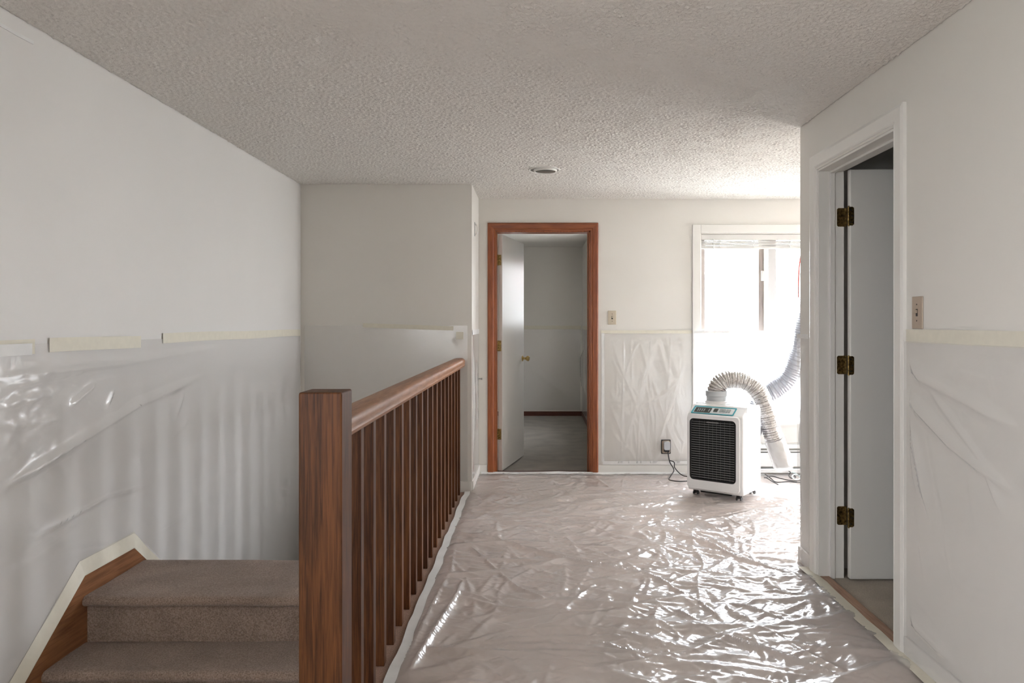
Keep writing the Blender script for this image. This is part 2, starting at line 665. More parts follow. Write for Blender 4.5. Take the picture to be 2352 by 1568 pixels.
def ribbon(name, pts, wid, normal, mat, parent, thick=0.0006, wob=0.0):
    """a strip of tape along points, lying on a surface with the given normal"""
    P = [Vector(p) for p in pts]
    nrm = Vector(normal).normalized()
    mb = MB()
    n = len(P)
    for i in range(n):
        t = (P[min(i + 1, n - 1)] - P[max(i - 1, 0)]).normalized()
        w = nrm.cross(t).normalized()
        a = wid / 2 + (random.uniform(-wob, wob) if wob else 0)
        b = wid / 2 + (random.uniform(-wob, wob) if wob else 0)
        for side, lift in ((-a, 0), (b, 0), (b, thick), (-a, thick)):
            mb.v.append(tuple(P[i] + w * side + nrm * lift))
    for i in range(n - 1):
        for k in range(4):
            k2 = (k + 1) % 4
            mb.f.append((4 * i + k, 4 * i + k2, 4 * i + 4 + k2, 4 * i + 4 + k))
    mb.f.append((3, 2, 1, 0))
    mb.f.append(tuple(4 * (n - 1) + k for k in range(4)))
    return mb.build(name, mat, parent)


def interp_pts(pts, n):
    out = []
    for i in range(len(pts) - 1):
        a, b = Vector(pts[i]), Vector(pts[i + 1])
        for k in range(n):
            out.append(a.lerp(b, k / n))
    out.append(Vector(pts[-1]))
    return out


# ================================================================== ROOM SHELL
def struct(name, mb, mat, label, cat, **kw):
    o = mb.build(name, mat, **kw)
    return tag(o, label, cat, kind='structure')


# floor: hall slab with the alcove; its left edge looks over the stairs
HX = -0.655
struct('floor', MB().box(HX, XR + 0.055, YB, YC, -0.25, 0.0).box(HX, XA, YC, YF + WT, -0.25, 0.0), 'carpet_hall', 'pinkish beige hall carpet under the clear plastic sheet', 'floor')
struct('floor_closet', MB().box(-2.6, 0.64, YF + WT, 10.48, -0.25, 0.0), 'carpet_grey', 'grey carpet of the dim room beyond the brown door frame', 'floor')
struct('floor_bedroom', MB().box(XR + 0.055, 4.2, 0.4, YC - WT, -0.25, 0.003), 'carpet_beige', 'beige carpet of the room beyond the white door frame', 'floor')
struct('floor_landing', MB().box(XL, HX, YB, YM, -2.0, -1.7), 'carpet_stair', 'brown carpet at the foot of the stairs', 'floor')

struct('ceiling', MB().box(XL - WT, XA + WT, YB - WT, YF, H, H + 0.2), 'popcorn', 'white popcorn textured ceiling over the hall', 'ceiling')
struct('ceiling_closet', MB().box(-2.6, 0.64 + WT, YF, 10.6, H, H + 0.2), 'popcorn', 'popcorn ceiling of the dim room beyond the brown door frame', 'ceiling')
struct('ceiling_bedroom', MB().box(XR + WT * 0.5, 4.3, 0.3, YC, H + 0.2, H + 0.3).box(XR + WT, 4.3, 0.3, YC - WT, H, H + 0.2), 'popcorn', 'ceiling of the room beyond the white door frame', 'ceiling')

LW = (-1.55, -0.55, 0.90, 2.05)                        # added unseen opening behind the viewpoint, lights camera-facing faces and near right wall
mb = MB()
mb.box(XL - WT, XL, YB - WT, LW[0], -2.0, H).box(XL - WT, XL, LW[1], YM + WT, -2.0, H)
mb.box(XL - WT, XL, LW[0], LW[1], -2.0, LW[2]).box(XL - WT, XL, LW[0], LW[1], LW[3], H)
struct('wall_left', mb, 'wall_gloss', 'long off-white wall beside the stairs with plastic on its lower half', 'wall')
struct('wall_stair_end', MB().box(XL, XJ - WT, YM, YM + WT, -2.0, H).box(XJ - WT, XJ, YM, YF, -0.0, H), 'wall', 'greyish wall over the stairs that meets the end of the handrail', 'wall')

# far wall with door and window openings
D1X0, D1X1, D1Z = -0.340, 0.457, 2.049
W1X0, W1X1, W1Z0, W1Z1 = 1.383, 2.52, 0.46, 2.03
mb = MB()
mb.box(XJ - WT, D1X0, YF, YF + WT, 0, H)
mb.box(D1X0, D1X1, YF, YF + WT, D1Z, H)
mb.box(D1X1, W1X0, YF, YF + WT, 0, H)
mb.box(W1X0, W1X1, YF, YF + WT, 0, W1Z0)
mb.box(W1X0, W1X1, YF, YF + WT, W1Z1, H)
mb.box(W1X1, XA + WT, YF, YF + WT, 0, H)
struct('wall_far', mb, 'wall', 'off-white far wall with the brown door frame and the window', 'wall')

# right wall with the white door frame
D2Y0, D2Y1, D2Z = 2.988, 3.808, 2.04
mb = MB()
mb.box(XR, XR + WT, YB - WT, D2Y0, 0, H)
mb.box(XR, XR + WT, D2Y0, D2Y1, D2Z, H)
mb.box(XR, XR + WT, D2Y1, YC, 0, H)
mb.box(XR + WT, XA, YC - WT, YC, 0, H)
struct('wall_right', mb, 'wall', 'off-white right wall around the white painted door frame', 'wall')
AW = (5.62, 6.27, 0.08, 2.18)                          # glazed door panel in that side wall
mb = MB()
mb.box(XA, XA + WT, YC - WT, AW[0], 0, H).box(XA, XA + WT, AW[1], YF, 0, H)
mb.box(XA, XA + WT, AW[0], AW[1], 0, AW[2]).box(XA, XA + WT, AW[0], AW[1], AW[3], H)
struct('wall_alcove', mb, 'wall', 'white side wall of the window room, round the corner', 'wall')

struct('wall_rear', MB().box(XL, XR, YB - WT, YB, -2.0, H), 'wall', 'white wall behind the viewpoint', 'wall')
struct('wall_stair_side', MB().box(HX - 0.01, HX, YB, YM, -1.7, 0.0), 'wall', 'white stairwell side under the edge of the hall floor', 'wall')

# room beyond the far door
CX0, CY1 = -2.5, 10.48
mb = MB()
CW = (8.25, 8.85, 1.26, 1.95)                          # window in that room, hidden behind the door frame
mb.box(0.64, 0.64 + WT, YF + WT, CW[0], 0, H).box(0.64, 0.64 + WT, CW[1], CY1, 0, H)
mb.box(0.64, 0.64 + WT, CW[0], CW[1], 0, CW[2]).box(0.64, 0.64 + WT, CW[0], CW[1], CW[3], H)
struct('wall_closet_right', mb, 'wall', 'right wall of the dim room beyond the brown door frame', 'wall')
struct('wall_closet_back', MB().box(CX0 - WT, 0.64 + WT, CY1, CY1 + WT, 0, H), 'wall', 'back wall of the dim room beyond the brown door frame', 'wall')
mb = MB()
mb.box(CX0 - WT, CX0, YF + WT, CY1, 0, H)
mb.box(CX0, XJ - WT, YF, YF + WT, 0, H)
struct('wall_closet_left', mb, 'wall', 'left wall of the dim room, hidden by the open white door', 'wall')

# room beyond the right door
mb = MB()
mb.box(4.2, 4.2 + WT, 0.3, YC, 0, H)
mb.box(XR + WT, 4.2, 0.3, 0.4, 0, H)
struct('wall_bedroom', mb, 'wall', 'walls of the dim room beyond the white door frame', 'wall')

portal('window_portal', ((W1X0 + W1X1) / 2, YF + WT + 0.03, (W1Z0 + W1Z1) / 2), (-math.pi / 2, 0, 0), W1X1 - W1X0, W1Z1 - W1Z0)
portal('window_alcove_offscreen', (XA + WT + 0.02, (AW[0] + AW[1]) / 2, (AW[2] + AW[3]) / 2), (0, math.pi / 2, 0), AW[3] - AW[2], AW[1] - AW[0])
portal('fill_opening_offscreen', (XL - WT - 0.02, (LW[0] + LW[1]) / 2, (LW[2] + LW[3]) / 2), (0, -math.pi / 2, 0), LW[3] - LW[2], LW[1] - LW[0])  # portal for the added, unseen fill opening
portal('window_closet_offscreen', (0.64 + WT + 0.02, (CW[0] + CW[1]) / 2, (CW[2] + CW[3]) / 2), (0, math.pi / 2, 0), CW[3] - CW[2], CW[1] - CW[0])

# baseboards
struct('baseboard_far', MB().box(XJ, D1X0 - 0.07, YF - 0.013, YF, 0, 0.085).box(D1X1 + 0.066, XA, YF - 0.013, YF, 0, 0.085), 'white_trim', 'low white baseboard along the far wall', 'baseboard', bevel=0.003)
struct('baseboard_right', MB().box(XR - 0.013, XR, YB, D2Y0 - 0.09, 0, 0.085).box(XR - 0.013, XR, D2Y1 + 0.09, YC, 0, 0.085), 'white_trim', 'white baseboard along the right wall under plastic', 'baseboard', bevel=0.003)
struct('baseboard_return', MB().box(XJ, XJ + 0.012, YM + 0.01, YF - 0.013, 0, 0.085).box(-0.64, XJ - 0.001, YM - 0.012, YM, 0, 0.085), 'white_trim', 'white baseboard around the wall corner behind the balusters', 'baseboard', bevel=0.003)
struct('baseboard_closet', MB().box(CX0, 0.627, CY1 - 0.013, CY1, 0, 0.062).box(0.627, 0.64, YF + WT + 0.02, CY1, 0, 0.062), 'dark_base', 'dark red brown baseboard of the dim room', 'baseboard', bevel=0.003)

# strip of bare carpet at the foot of the balusters
struct('trim_1', MB().box(HX, -0.515, 2.2, YM, 0.0, 0.006), 'carpet_strip', 'brown fuzzy strip of bare carpet edge under the balusters', 'trim')

# ------------------------------------------------------------------ brown door frame and its door (far wall)
fr = thing('door_1', ((D1X0 + D1X1) / 2, YF, 0), 'reddish brown wooden door frame with an open plain white door', 'door', kind='structure')


cw = 0.066
for sx, xi in ((-1, D1X0), (1, D1X1)):
    pf = [(0.0, 0.0), (0.0, -0.009), (0.010, -0.011), (0.016, -0.011), (0.020, -0.016), (0.058, -0.018), (cw, -0.013), (cw, 0.0)]
    z1 = D1Z + 0.0
    pts = [(xi + sx * a, YF + b) for a, b in pf]
    mbx = MB()
    n = len(pts)
    # mitred top: outer edge goes higher
    for (a, b), (px, py) in zip(pf, pts):
        mbx.v.append((px, py, 0.02))
    for (a, b), (px, py) in zip(pf, pts):
        mbx.v.append((px, py, D1Z + a))
    mbx.f.append(tuple(range(n)))
    mbx.f.append(tuple(n + i for i in range(n)))
    for i in range(n):
        j = (i + 1) % n
        mbx.f.append((i, j, n + j, n + i))
    mbx.build('casing', 'casing_brown_z', fr)
pf = [(0.0, 0.0), (0.0, -0.009), (0.010, -0.011), (0.016, -0.011), (0.020, -0.016), (0.058, -0.018), (cw, -0.013), (cw, 0.0)]
mbx = MB()
n = len(pf)
for sx, xi in ((-1, D1X0), (1, D1X1)):
    for a, b in pf:
        mbx.v.append((xi + sx * a, YF + b, D1Z + a))
mbx.f.append(tuple(range(n)))
mbx.f.append(tuple(n + i for i in range(n)))
for i in range(n):
    j = (i + 1) % n
    mbx.f.append((i, j, n + j, n + i))
mbx.build('casing', 'casing_brown_x', fr)
mbx = MB()
mbx.box(D1X0 - 0.001, D1X0 + 0.012, YF - 0.002, YF + WT + 0.004, 0.0, D1Z).box(D1X1 - 0.012, D1X1 + 0.001, YF - 0.002, YF + WT + 0.004, 0.0, D1Z)
mbx.box(D1X0, D1X1, YF - 0.002, YF + WT + 0.004, D1Z - 0.012, D1Z + 0.001)
mbx.box(D1X1 - 0.022, D1X1 - 0.012, YF + 0.05, YF + 0.08, 0.0, D1Z - 0.012)
mbx.build('jamb', 'casing_brown_z', fr)
MB().box(D1X0 + 0.012, D1X1 - 0.012, YF + 0.0, YF + WT, 0.0, 0.012).build('sill_strip', 'dark_base', fr, bevel=0.002)

# the leaf, hinged at the left, swung into the dim room
ang = math.atan2(0.80, 0.179)
hx, hy = D1X0 + 0.016, YF + WT - 0.012
leaf = thing('door_leaf_pivot', (hx - ((D1X0 + D1X1) / 2), hy - YF, 0), 'x', 'x', rz=ang)
del leaf['label'], leaf['category']
leaf.parent = fr
leaf.name = 'leaf'
lm = MB().box(0.004, 0.79, -0.037, 0.0, 0.012, D1Z - 0.018).build('panel', 'door_white', leaf, bevel=0.002, local=True)
kb = MB()
kb.lathe([(0.027, 0.0), (0.027, -0.006), (0.012, -0.010), (0.011, -0.032), (0.020, -0.040), (0.026, -0.052), (0.024, -0.064), (0.012, -0.070)], (0.73, -0.037, 0.94), 'y', 20)
kb.build('knob', 'brass', leaf, smooth=True, local=True)
kb = MB()
kb.lathe([(0.027, 0.0), (0.027, 0.006), (0.012, 0.010), (0.011, 0.032), (0.020, 0.040), (0.026, 0.052), (0.024, 0.064), (0.012, 0.070)], (0.73, 0.0, 0.94), 'y', 20)
kb.build('knob', 'brass', leaf, smooth=True, local=True)
for z in (1.81, 1.08, 0.33):
    hb = MB()
    hb.box(D1X0 + 0.0125, D1X0 + 0.0145, hy - 0.035, hy + 0.004, z - 0.045, z + 0.045)
    hb.box(D1X0 + 0.0125, D1X0 + 0.045, hy - 0.0385, hy - 0.0365, z - 0.045, z + 0.045)
    hb.lathe([(0.005, z - 0.045), (0.005, z + 0.045)], (hx + 0.0, hy + 0.006, 0), 'z', 10)
    hb.build('hinge', 'brass_old', fr)

# ------------------------------------------------------------------ white door frame and its door (right wall)
fr2 = thing('door_2', (XR, (D2Y0 + D2Y1) / 2, 0), 'white painted door frame with an open white door and tarnished brass hinges', 'door', kind='structure')
cw2 = 0.085
pf2 = [(0.0, 0.0), (0.0, -0.010), (0.008, -0.014), (0.014, -0.011), (0.020, -0.016), (0.070, -0.018), (cw2, -0.014), (cw2, 0.0)]
n = len(pf2)
for sy, yi in ((-1, D2Y0), (1, D2Y1)):
    m2 = MB()
    for a, b in pf2:
        m2.v.append((XR + b, yi + sy * a, 0.0))
    for a, b in pf2:
        m2.v.append((XR + b, yi + sy * a, D2Z + a * 0.9))
    m2.f += [tuple(range(n)), tuple(n + i for i in range(n))]
    for i in range(n):
        j = (i + 1) % n
        m2.f.append((i, j, n + j, n + i))
    m2.build('casing', 'white_trim', fr2)
m2 = MB()
for sy, yi in ((-1, D2Y0), (1, D2Y1)):
    for a, b in pf2:
        m2.v.append((XR + b, yi + sy * a, D2Z + a * 0.9))
m2.f += [tuple(range(n)), tuple(n + i for i in range(n))]
for i in range(n):
    j = (i + 1) % n
    m2.f.append((i, j, n + j, n + i))
m2.build('casing', 'white_trim', fr2)
jx0, jx1 = XR - 0.004, XR + WT + 0.004
m2 = MB()
m2.box(jx0, jx1, D2Y0 - 0.001, D2Y0 + 0.010, 0, D2Z).box(jx0, jx1, D2Y1 - 0.010, D2Y1 + 0.001, 0, D2Z)
m2.box(jx0, jx1, D2Y0, D2Y1, D2Z - 0.010, D2Z + 0.001)
m2.build('jamb', 'white_trim', fr2, bevel=0.0015)
sx0, sx1 = XR + 0.052, XR + 0.075
m2 = MB()
m2.box(sx0, sx1, D2Y0 + 0.010, D2Y0 + 0.021, 0, D2Z - 0.01).box(sx0, sx1, D2Y1 - 0.021, D2Y1 - 0.010, 0, D2Z - 0.01)
m2.box(sx0, sx1, D2Y0 + 0.021, D2Y1 - 0.021, D2Z - 0.021, D2Z - 0.01)
m2.build('stop', 'white_trim', fr2, bevel=0.001)
DY = 3.755                                             # face of the open leaf
leaf2 = MB().box(1.548, 2.33, DY, DY + 0.036, 0.010, 2.034).build('leaf', 'door_white', fr2, bevel=0.006, segs=2)
for z in (1.800, 1.065, 0.315):
    hb = MB()
    # leaf on the jamb, knuckle, leaf on the door edge
    hb.prism([(XR + 0.088, z - 0.040), (XR + 0.094, z - 0.046), (XR + 0.136, z - 0.046), (XR + 0.136, z + 0.046), (XR + 0.094, z + 0.046), (XR + 0.088, z + 0.040)], 'y', D2Y1 - 0.0135, D2Y1 - 0.0105)
    hb.prism([(1.536, z - 0.046), (1.560, z - 0.046), (1.566, z - 0.040), (1.566, z + 0.040), (1.560, z + 0.046), (1.536, z + 0.046)], 'y', DY - 0.004, DY - 0.0005)
    kn = hb.build('hinge', 'brass_old', fr2)
    kk = MB()
    for q in range(5):
        kk.lathe([(0.0058, z - 0.046 + q * 0.0184), (0.0058, z - 0.046 + q * 0.0184 + 0.0172)], (1.539, DY - 0.006, 0), 'z', 10)
    kk.lathe([(0.0035, z - 0.050), (0.0035, z + 0.050)], (1.539, DY - 0.006, 0), 'z', 8)
    kk.build('knuckle', 'brass_old', kn)
    sc = MB()
    for (px_, pz_) in ((1.551, 0.030), (1.557, 0.0), (1.551, -0.030)):
        sc.lathe([(0.0038, -0.0058), (0.0038, -0.0035)], (px_, DY, z + pz_), 'y', 8)
    sc.build('screw', 'slot_dark', kn)
MB().prism([(XR + 0.0, 0.0), (XR + 0.0, 0.009), (XR + 0.006, 0.013), (XR + 0.049, 0.013), (XR + 0.055, 0.008), (XR + 0.055, 0.0)], 'y', D2Y0 + 0.0, D2Y1).build('threshold', 'threshold_wood', fr2)

# ------------------------------------------------------------------ window
wn = thing('window_1', ((W1X0 + W1X1) / 2, YF, W1Z0), 'white framed sliding window in the far wall above the heater', 'window', kind='structure')
co = 0.07
for box, nm in (((W1X0 - co, W1X0, YF - 0.018, YF, W1Z0 - 0.03, W1Z1 + co), 'casing'), ((W1X1, W1X1 + co, YF - 0.018, YF, W1Z0 - 0.03, W1Z1 + co), 'casing'),
                ((W1X0, W1X1, YF - 0.018, YF, W1Z1, W1Z1 + co), 'casing'), ((W1X0 - 0.09, W1X1 + 0.09, YF - 0.045, YF + 0.06, W1Z0 - 0.028, W1Z0), 'sill')):
    MB().box(*box).build(nm, 'white_trim', wn, bevel=0.003)
m3 = MB()
m3.box(W1X0, W1X0 + 0.008, YF, YF + WT, W1Z0, W1Z1).box(W1X1 - 0.008, W1X1, YF, YF + WT, W1Z0, W1Z1).box(W1X0, W1X1, YF, YF + WT, W1Z1 - 0.008, W1Z1)
m3.build('jamb', 'white_trim', wn)
m3 = MB()
y0, y1 = YF + 0.055, YF + 0.115
m3.box(W1X0 + 0.008, W1X0 + 0.048, y0, y1, W1Z0, W1Z1).box(W1X1 - 0.034, W1X1 - 0.008, y0, y1, W1Z0, W1Z1)
m3.box(W1X0 + 0.034, W1X1 - 0.034, y0, y1, W1Z1 - 0.04, W1Z1 - 0.008).box(W1X0 + 0.034, W1X1 - 0.034, y0, y1, W1Z0, W1Z0 + 0.035)
m3.build('frame', 'frame_taupe', wn, bevel=0.002)
MX = 1.90
MB().box(MX - 0.012, MX + 0.05, y0 + 0.005, y0 + 0.03, W1Z0 + 0.03, W1Z1 - 0.03).build('sash_stile', 'frame_taupe', wn, bevel=0.003)
MB().box(MX + 0.03, MX + 0.062, y0 - 0.018, y0 + 0.004, W1Z0 + 0.03, W1Z1 - 0.03).build('sash_stile', 'white_trim', wn, bevel=0.003)
MB().box(MX + 0.066, MX + 0.135, y0 - 0.010, y0 + 0.02, W1Z0 + 0.03, W1Z1 - 0.03).build('sash_stile', 'frame_light', wn, bevel=0.003)
MB().box(W1X0 + 0.034, MX, y0 + 0.018, y0 + 0.022, W1Z0 + 0.03, W1Z1 - 0.035).build('pane', 'glass', wn)
MB().box(MX + 0.13, W1X1 - 0.034, y0 + 0.008, y0 + 0.012, W1Z0 + 0.03, W1Z1 - 0.035).build('pane', 'glass', wn)
lt = MB().box(MX + 0.004, MX + 0.036, y0 - 0.034, y0 - 0.012, 1.63, 1.715).build('latch', 'white_trim', wn, bevel=0.004)

# pleated blind pulled up to the top of the window
bl = thing('window_blind', ((W1X0 + W1X1) / 2, YF + 0.03, W1Z1), 'white slatted blind drawn up in a bundle at the top of the window', 'blind')
MB().box(W1X0 + 0.010, W1X1 - 0.010, YF + 0.004, YF + 0.042, W1Z1 - 0.058, W1Z1 - 0.010).build('headrail', 'blind_white', bl, bevel=0.003)
for k in range(10):
    zc = W1Z1 - 0.066 - k * 0.0052
    sag = 0.004 * math.sin(k * 2.1)
    pts = [(W1X0 + 0.012 + (W1X1 - W1X0 - 0.024) * i / 10, 0.0015 * math.sin(i * 1.7 + k)) for i in range(11)]
    ms = MB()
    for i, (xx, dz) in enumerate(pts):
        zz = zc + dz + sag * 0.3
        ms.v += [(xx, YF + 0.006 + abs(sag) * 0.8, zz - 0.0022), (xx, YF + 0.038, zz - 0.0022), (xx, YF + 0.038, zz + 0.0018), (xx, YF + 0.006 + abs(sag) * 0.8, zz + 0.0022)]
    for i in range(10):
        for q in range(4):
            q2 = (q + 1) % 4
            ms.f.append((4 * i + q, 4 * i + q2, 4 * i + 4 + q2, 4 * i + 4 + q))
    ms.f += [(3, 2, 1, 0), (40, 41, 42, 43)]
    ms.build('slat', 'blind_white', bl)
MB().box(W1X0 + 0.012, W1X1 - 0.012, YF + 0.006, YF + 0.038, W1Z1 - 0.130, W1Z1 - 0.114).build('bottom_rail', 'blind_white', bl, bevel=0.003)
for xx in (1.545, 1.83, 2.135, 2.41):
    MB().tube(smooth_path([(xx, YF + 0.003, W1Z1 - 0.058), (xx + 0.006, YF + 0.0, W1Z1 - 0.08), (xx - 0.005, YF + 0.001, W1Z1 - 0.10), (xx + 0.003, YF + 0.003, W1Z1 - 0.118)], 5), 0.0035, 6).build('ladder_cord', 'blind_white', bl)
MB().tube([(1.492, YF + 0.001, W1Z1 - 0.05), (1.493, YF + 0.001, 1.5), (1.503, YF + 0.001, 1.18)], 0.0035, 6).build('tilt_wand', 'blind_white', bl)
MB().tube([(1.428, YF + 0.001, W1Z1 - 0.05), (1.428, YF + 0.001, 1.75)], 0.002, 6).build('pull_cord', 'blind_white', bl)

# ------------------------------------------------------------------ outside: neighbour's wing, ground, shrub
struct('ground_outside', MB().box(-60, 60, -40, 80, -2.9, -2.8), 'ground', 'pale overcast ground outside the window', 'ground')
hs = thing('neighbouring_house', (4.9, 17.0, -2.8), 'pale clapboard house wing with a sloping eave outside the window', 'house')
HX0, HZ = 4.9, 2.28
MB().box(HX0 + 0.02, 11.0, 9.6, 25.5, -2.8, HZ).build('wall', 'house_trim', hs)
MB().prism([(HX0 - 0.45, HZ - 0.06), (HX0 - 0.45, HZ + 0.02), (11.0, HZ + 2.3), (11.0, HZ + 2.2)], 'y', 9.2, 40.0).build('roof', 'roof_pale', hs)
MB().box(HX0 - 0.47, HX0 - 0.43, 9.2, 15.8, HZ - 0.17, HZ + 0.02).build('fascia', 'fascia_red', hs)
MB().box(HX0 - 0.47, HX0 - 0.43, 15.8, 26.0, HZ - 0.17, HZ + 0.02).build('fascia', 'house_trim', hs)
plank = MB().prism([(HX0 - 0.012, 0.0), (HX0 + 0.02, 0.0), (HX0 + 0.02, 0.175), (HX0 + 0.006, 0.175)], 'y', 9.6, 25.5)
p0 = None
for k in range(14):
    z = HZ - 0.22 - 0.17 * (k + 1)
    if p0 is None:
        p0 = plank.build('clapboard', 'siding', hs)
        p0.location = (0, 0, z)
    else:
        c = p0.copy()
        COL.objects.link(c)
        c.parent = hs
        c.location = (0, 0, z)
for (ya, yb) in ((18.4, 19.4), (20.6, 21.9), (14.6, 15.5)):
    w_ = MB().box(HX0 - 0.05, HX0 + 0.02, ya, yb, 0.1, 1.75).build('window_frame', 'house_trim', hs, bevel=0.01)
    MB().box(HX0 - 0.06, HX0 - 0.045, ya + 0.12, yb - 0.12, 0.22, 1.63).build('window_pane', 'house_glass', w_)
for ya in (17.2, 16.1, 12.6):
    MB().box(HX0 - 0.05, HX0 + 0.02, ya, ya + 0.13, -2.8, HZ - 0.2).build('trim_post', 'house_trim', hs)

# ================================================================== STAIRS
st = thing('staircase', ((XL + HX) / 2, 3.2, -1.7), 'brown carpeted stairs with a landing step between two flights along the left wall', 'stairs')
SX0, SX1 = XL + 0.018, HX - 0.012
RISE, RUN, Z0 = 0.18, 0.243, 0.215
YN, YR = 2.938, 2.972                                  # nosing and riser of the top step
YBK = 3.415


def step_profile(yn, yr, yback, zt, zb, sgn):
    """side outline of a carpeted step: rounded nosing at yn, riser at yr, back edge at yback"""
    pts = []
    r = 0.021
    cy, cz = yn + sgn * r, zt - r
    for k in range(9):
        a = math.radians(90 + 180 * k / 8)
        pts.append((cy + sgn * r * math.cos(a), cz + r * math.sin(a) * (1.0 if k < 5 else 0.85)))
    pts.append((yr, zt - 0.040))
    pts.append((yr, zb))
    pts.append((yback, zb))
    pts.append((yback, zt - 0.003))
    pts.append((yback - sgn * 0.02, zt))
    # a few points along the tread so the pile can undulate
    for k in range(1, 10):
        t = k / 10
        pts.append((yback - sgn * 0.02 + (cy - yback + sgn * 0.02) * t, zt))
    return pts


def make_step(yn, yr, yback, zt, zb, sgn, double=False):
    pts = step_profile(yn, yr, yback, zt, zb, sgn)
    mbs = MB()
    NX = 46
    n = len(pts)
    for i in range(NX + 1):
        x = SX0 + (SX1 - SX0) * i / NX
        for (y, z) in pts:
            d = 0.0
            if z > zb + 0.01:
                d = 0.0035 * float(perlin(np.array([x * 4.0 + zt * 7]), np.array([y * 9.0]))[0])
            mbs.v.append((x, y + sgn * d * 0.6, z + d))
    for i in range(NX):
        for k in range(n):
            k2 = (k + 1) % n
            mbs.f.append((i * n + k, i * n + k2, (i + 1) * n + k2, (i + 1) * n + k))
    mbs.f.append(tuple(reversed(range(n))))
    mbs.f.append(tuple(NX * n + k for k in range(n)))
    return mbs.build('step', 'carpet_stair', st, smooth=True)


make_step(YN, YR, YBK, Z0, Z0 - 0.9, 1)
for k in range(1, 7):
    make_step(YN - RUN * k, YR - RUN * k, YR - RUN * (k - 1) - 0.0005, Z0 - RISE * k, Z0 - RISE * k - 0.6, 1)
for k in range(1, 9):
    make_step(YBK + RUN * k + 0.03, YBK + RUN * k - 0.004, YBK + RUN * (k - 1) + 0.0005, Z0 - RISE * k, Z0 - RISE * k - 0.6, -1)
# skirt board: follows the near flight, the landing and the start of the far flight
sk = [(1.30, -0.90), (2.958, 0.293), (3.323, 0.293), (5.55, -1.44), (5.55, -1.69), (3.30, -0.10), (2.98, -0.10), (1.30, -1.32)]
MB().prism([(a, b) for a, b in sk], 'x', XL, XL + 0.017).build('skirt_board', 'skirt_wood', st, bevel=0.002)
# cream tape and plastic lip above the skirt
tp = []
for (a, b) in ((1.9, -0.47), (2.45, -0.075), (2.958, 0.293), (3.323, 0.293), (3.42, 0.215), (3.7, 0.0)):
    tp.append((a, b))
up = [(1.87, -0.425), (2.42, -0.028), (2.945, 0.352), (3.345, 0.358), (3.46, 0.255), (3.74, 0.035)]
mt = MB()
for (a, b), (c, d) in zip(tp, up):
    mt.v += [(XL + 0.0175, a, b), (XL + 0.0175, a, b + 0.004), (XL + 0.0035, c, d), (XL + 0.0025, c, d)]
for i in range(len(tp) - 1):
    for q in range(4):
        q2 = (q + 1) % 4
        mt.f.append((4 * i + q, 4 * i + q2, 4 * i + 4 + q2, 4 * i + 4 + q))
mt.build('tape', 'tape_cream', st)

# ================================================================== BALUSTRADE
rl = thing('stair_railing', (-0.58, 3.9, 0), 'brown oak stair railing with square balusters and a stout square newel post', 'railing')
MB().box(-0.649, -0.530, 2.080, 2.198, -0.02, 1.084).build('newel_post', 'oak', rl, bevel=0.006, segs=3)
# handrail: rounded loaf profile, running along y
rp = []
cx = -0.580
prof = [(-0.047, 0.960), (-0.040, 0.946), (0.040, 0.946), (0.047, 0.960), (0.044, 0.968), (0.048, 0.980), (0.046, 0.994), (0.036, 1.006), (0.018, 1.011), (-0.018, 1.011), (-0.036, 1.006), (-0.046, 0.994), (-0.048, 0.980), (-0.044, 0.968)]
MB().prism([(cx + a, b) for a, b in prof], 'y', 2.198, YM).build('handrail', 'oak_rail', rl, smooth=True)
b0 = None
for k in range(18):
    y = 2.44 + 0.1863 * k
    if b0 is None:
        b0 = MB().box(-0.020, 0.020, 0.0, 0.040, 0.006, 0.9475).build('baluster', 'oak', rl, bevel=0.0015, segs=1, local=True)
        o = b0
    else:
        o = b0.copy()
        COL.objects.link(o)
        o.parent = rl
    o.location = (0, y - 3.9, 0)

# ================================================================== PLASTIC SHEETS
# floor sheet with its folds (polyline points read off the photograph, laid on the floor)
fs = thing('floor_sheet', (0.45, 4.2, 0), 'crumpled clear plastic sheet taped over the hall carpet', 'plastic sheet')


def cr(*pts):
    return [fpx(880 + x / 2.352, 1080 + y / 2.352) for x, y in pts]


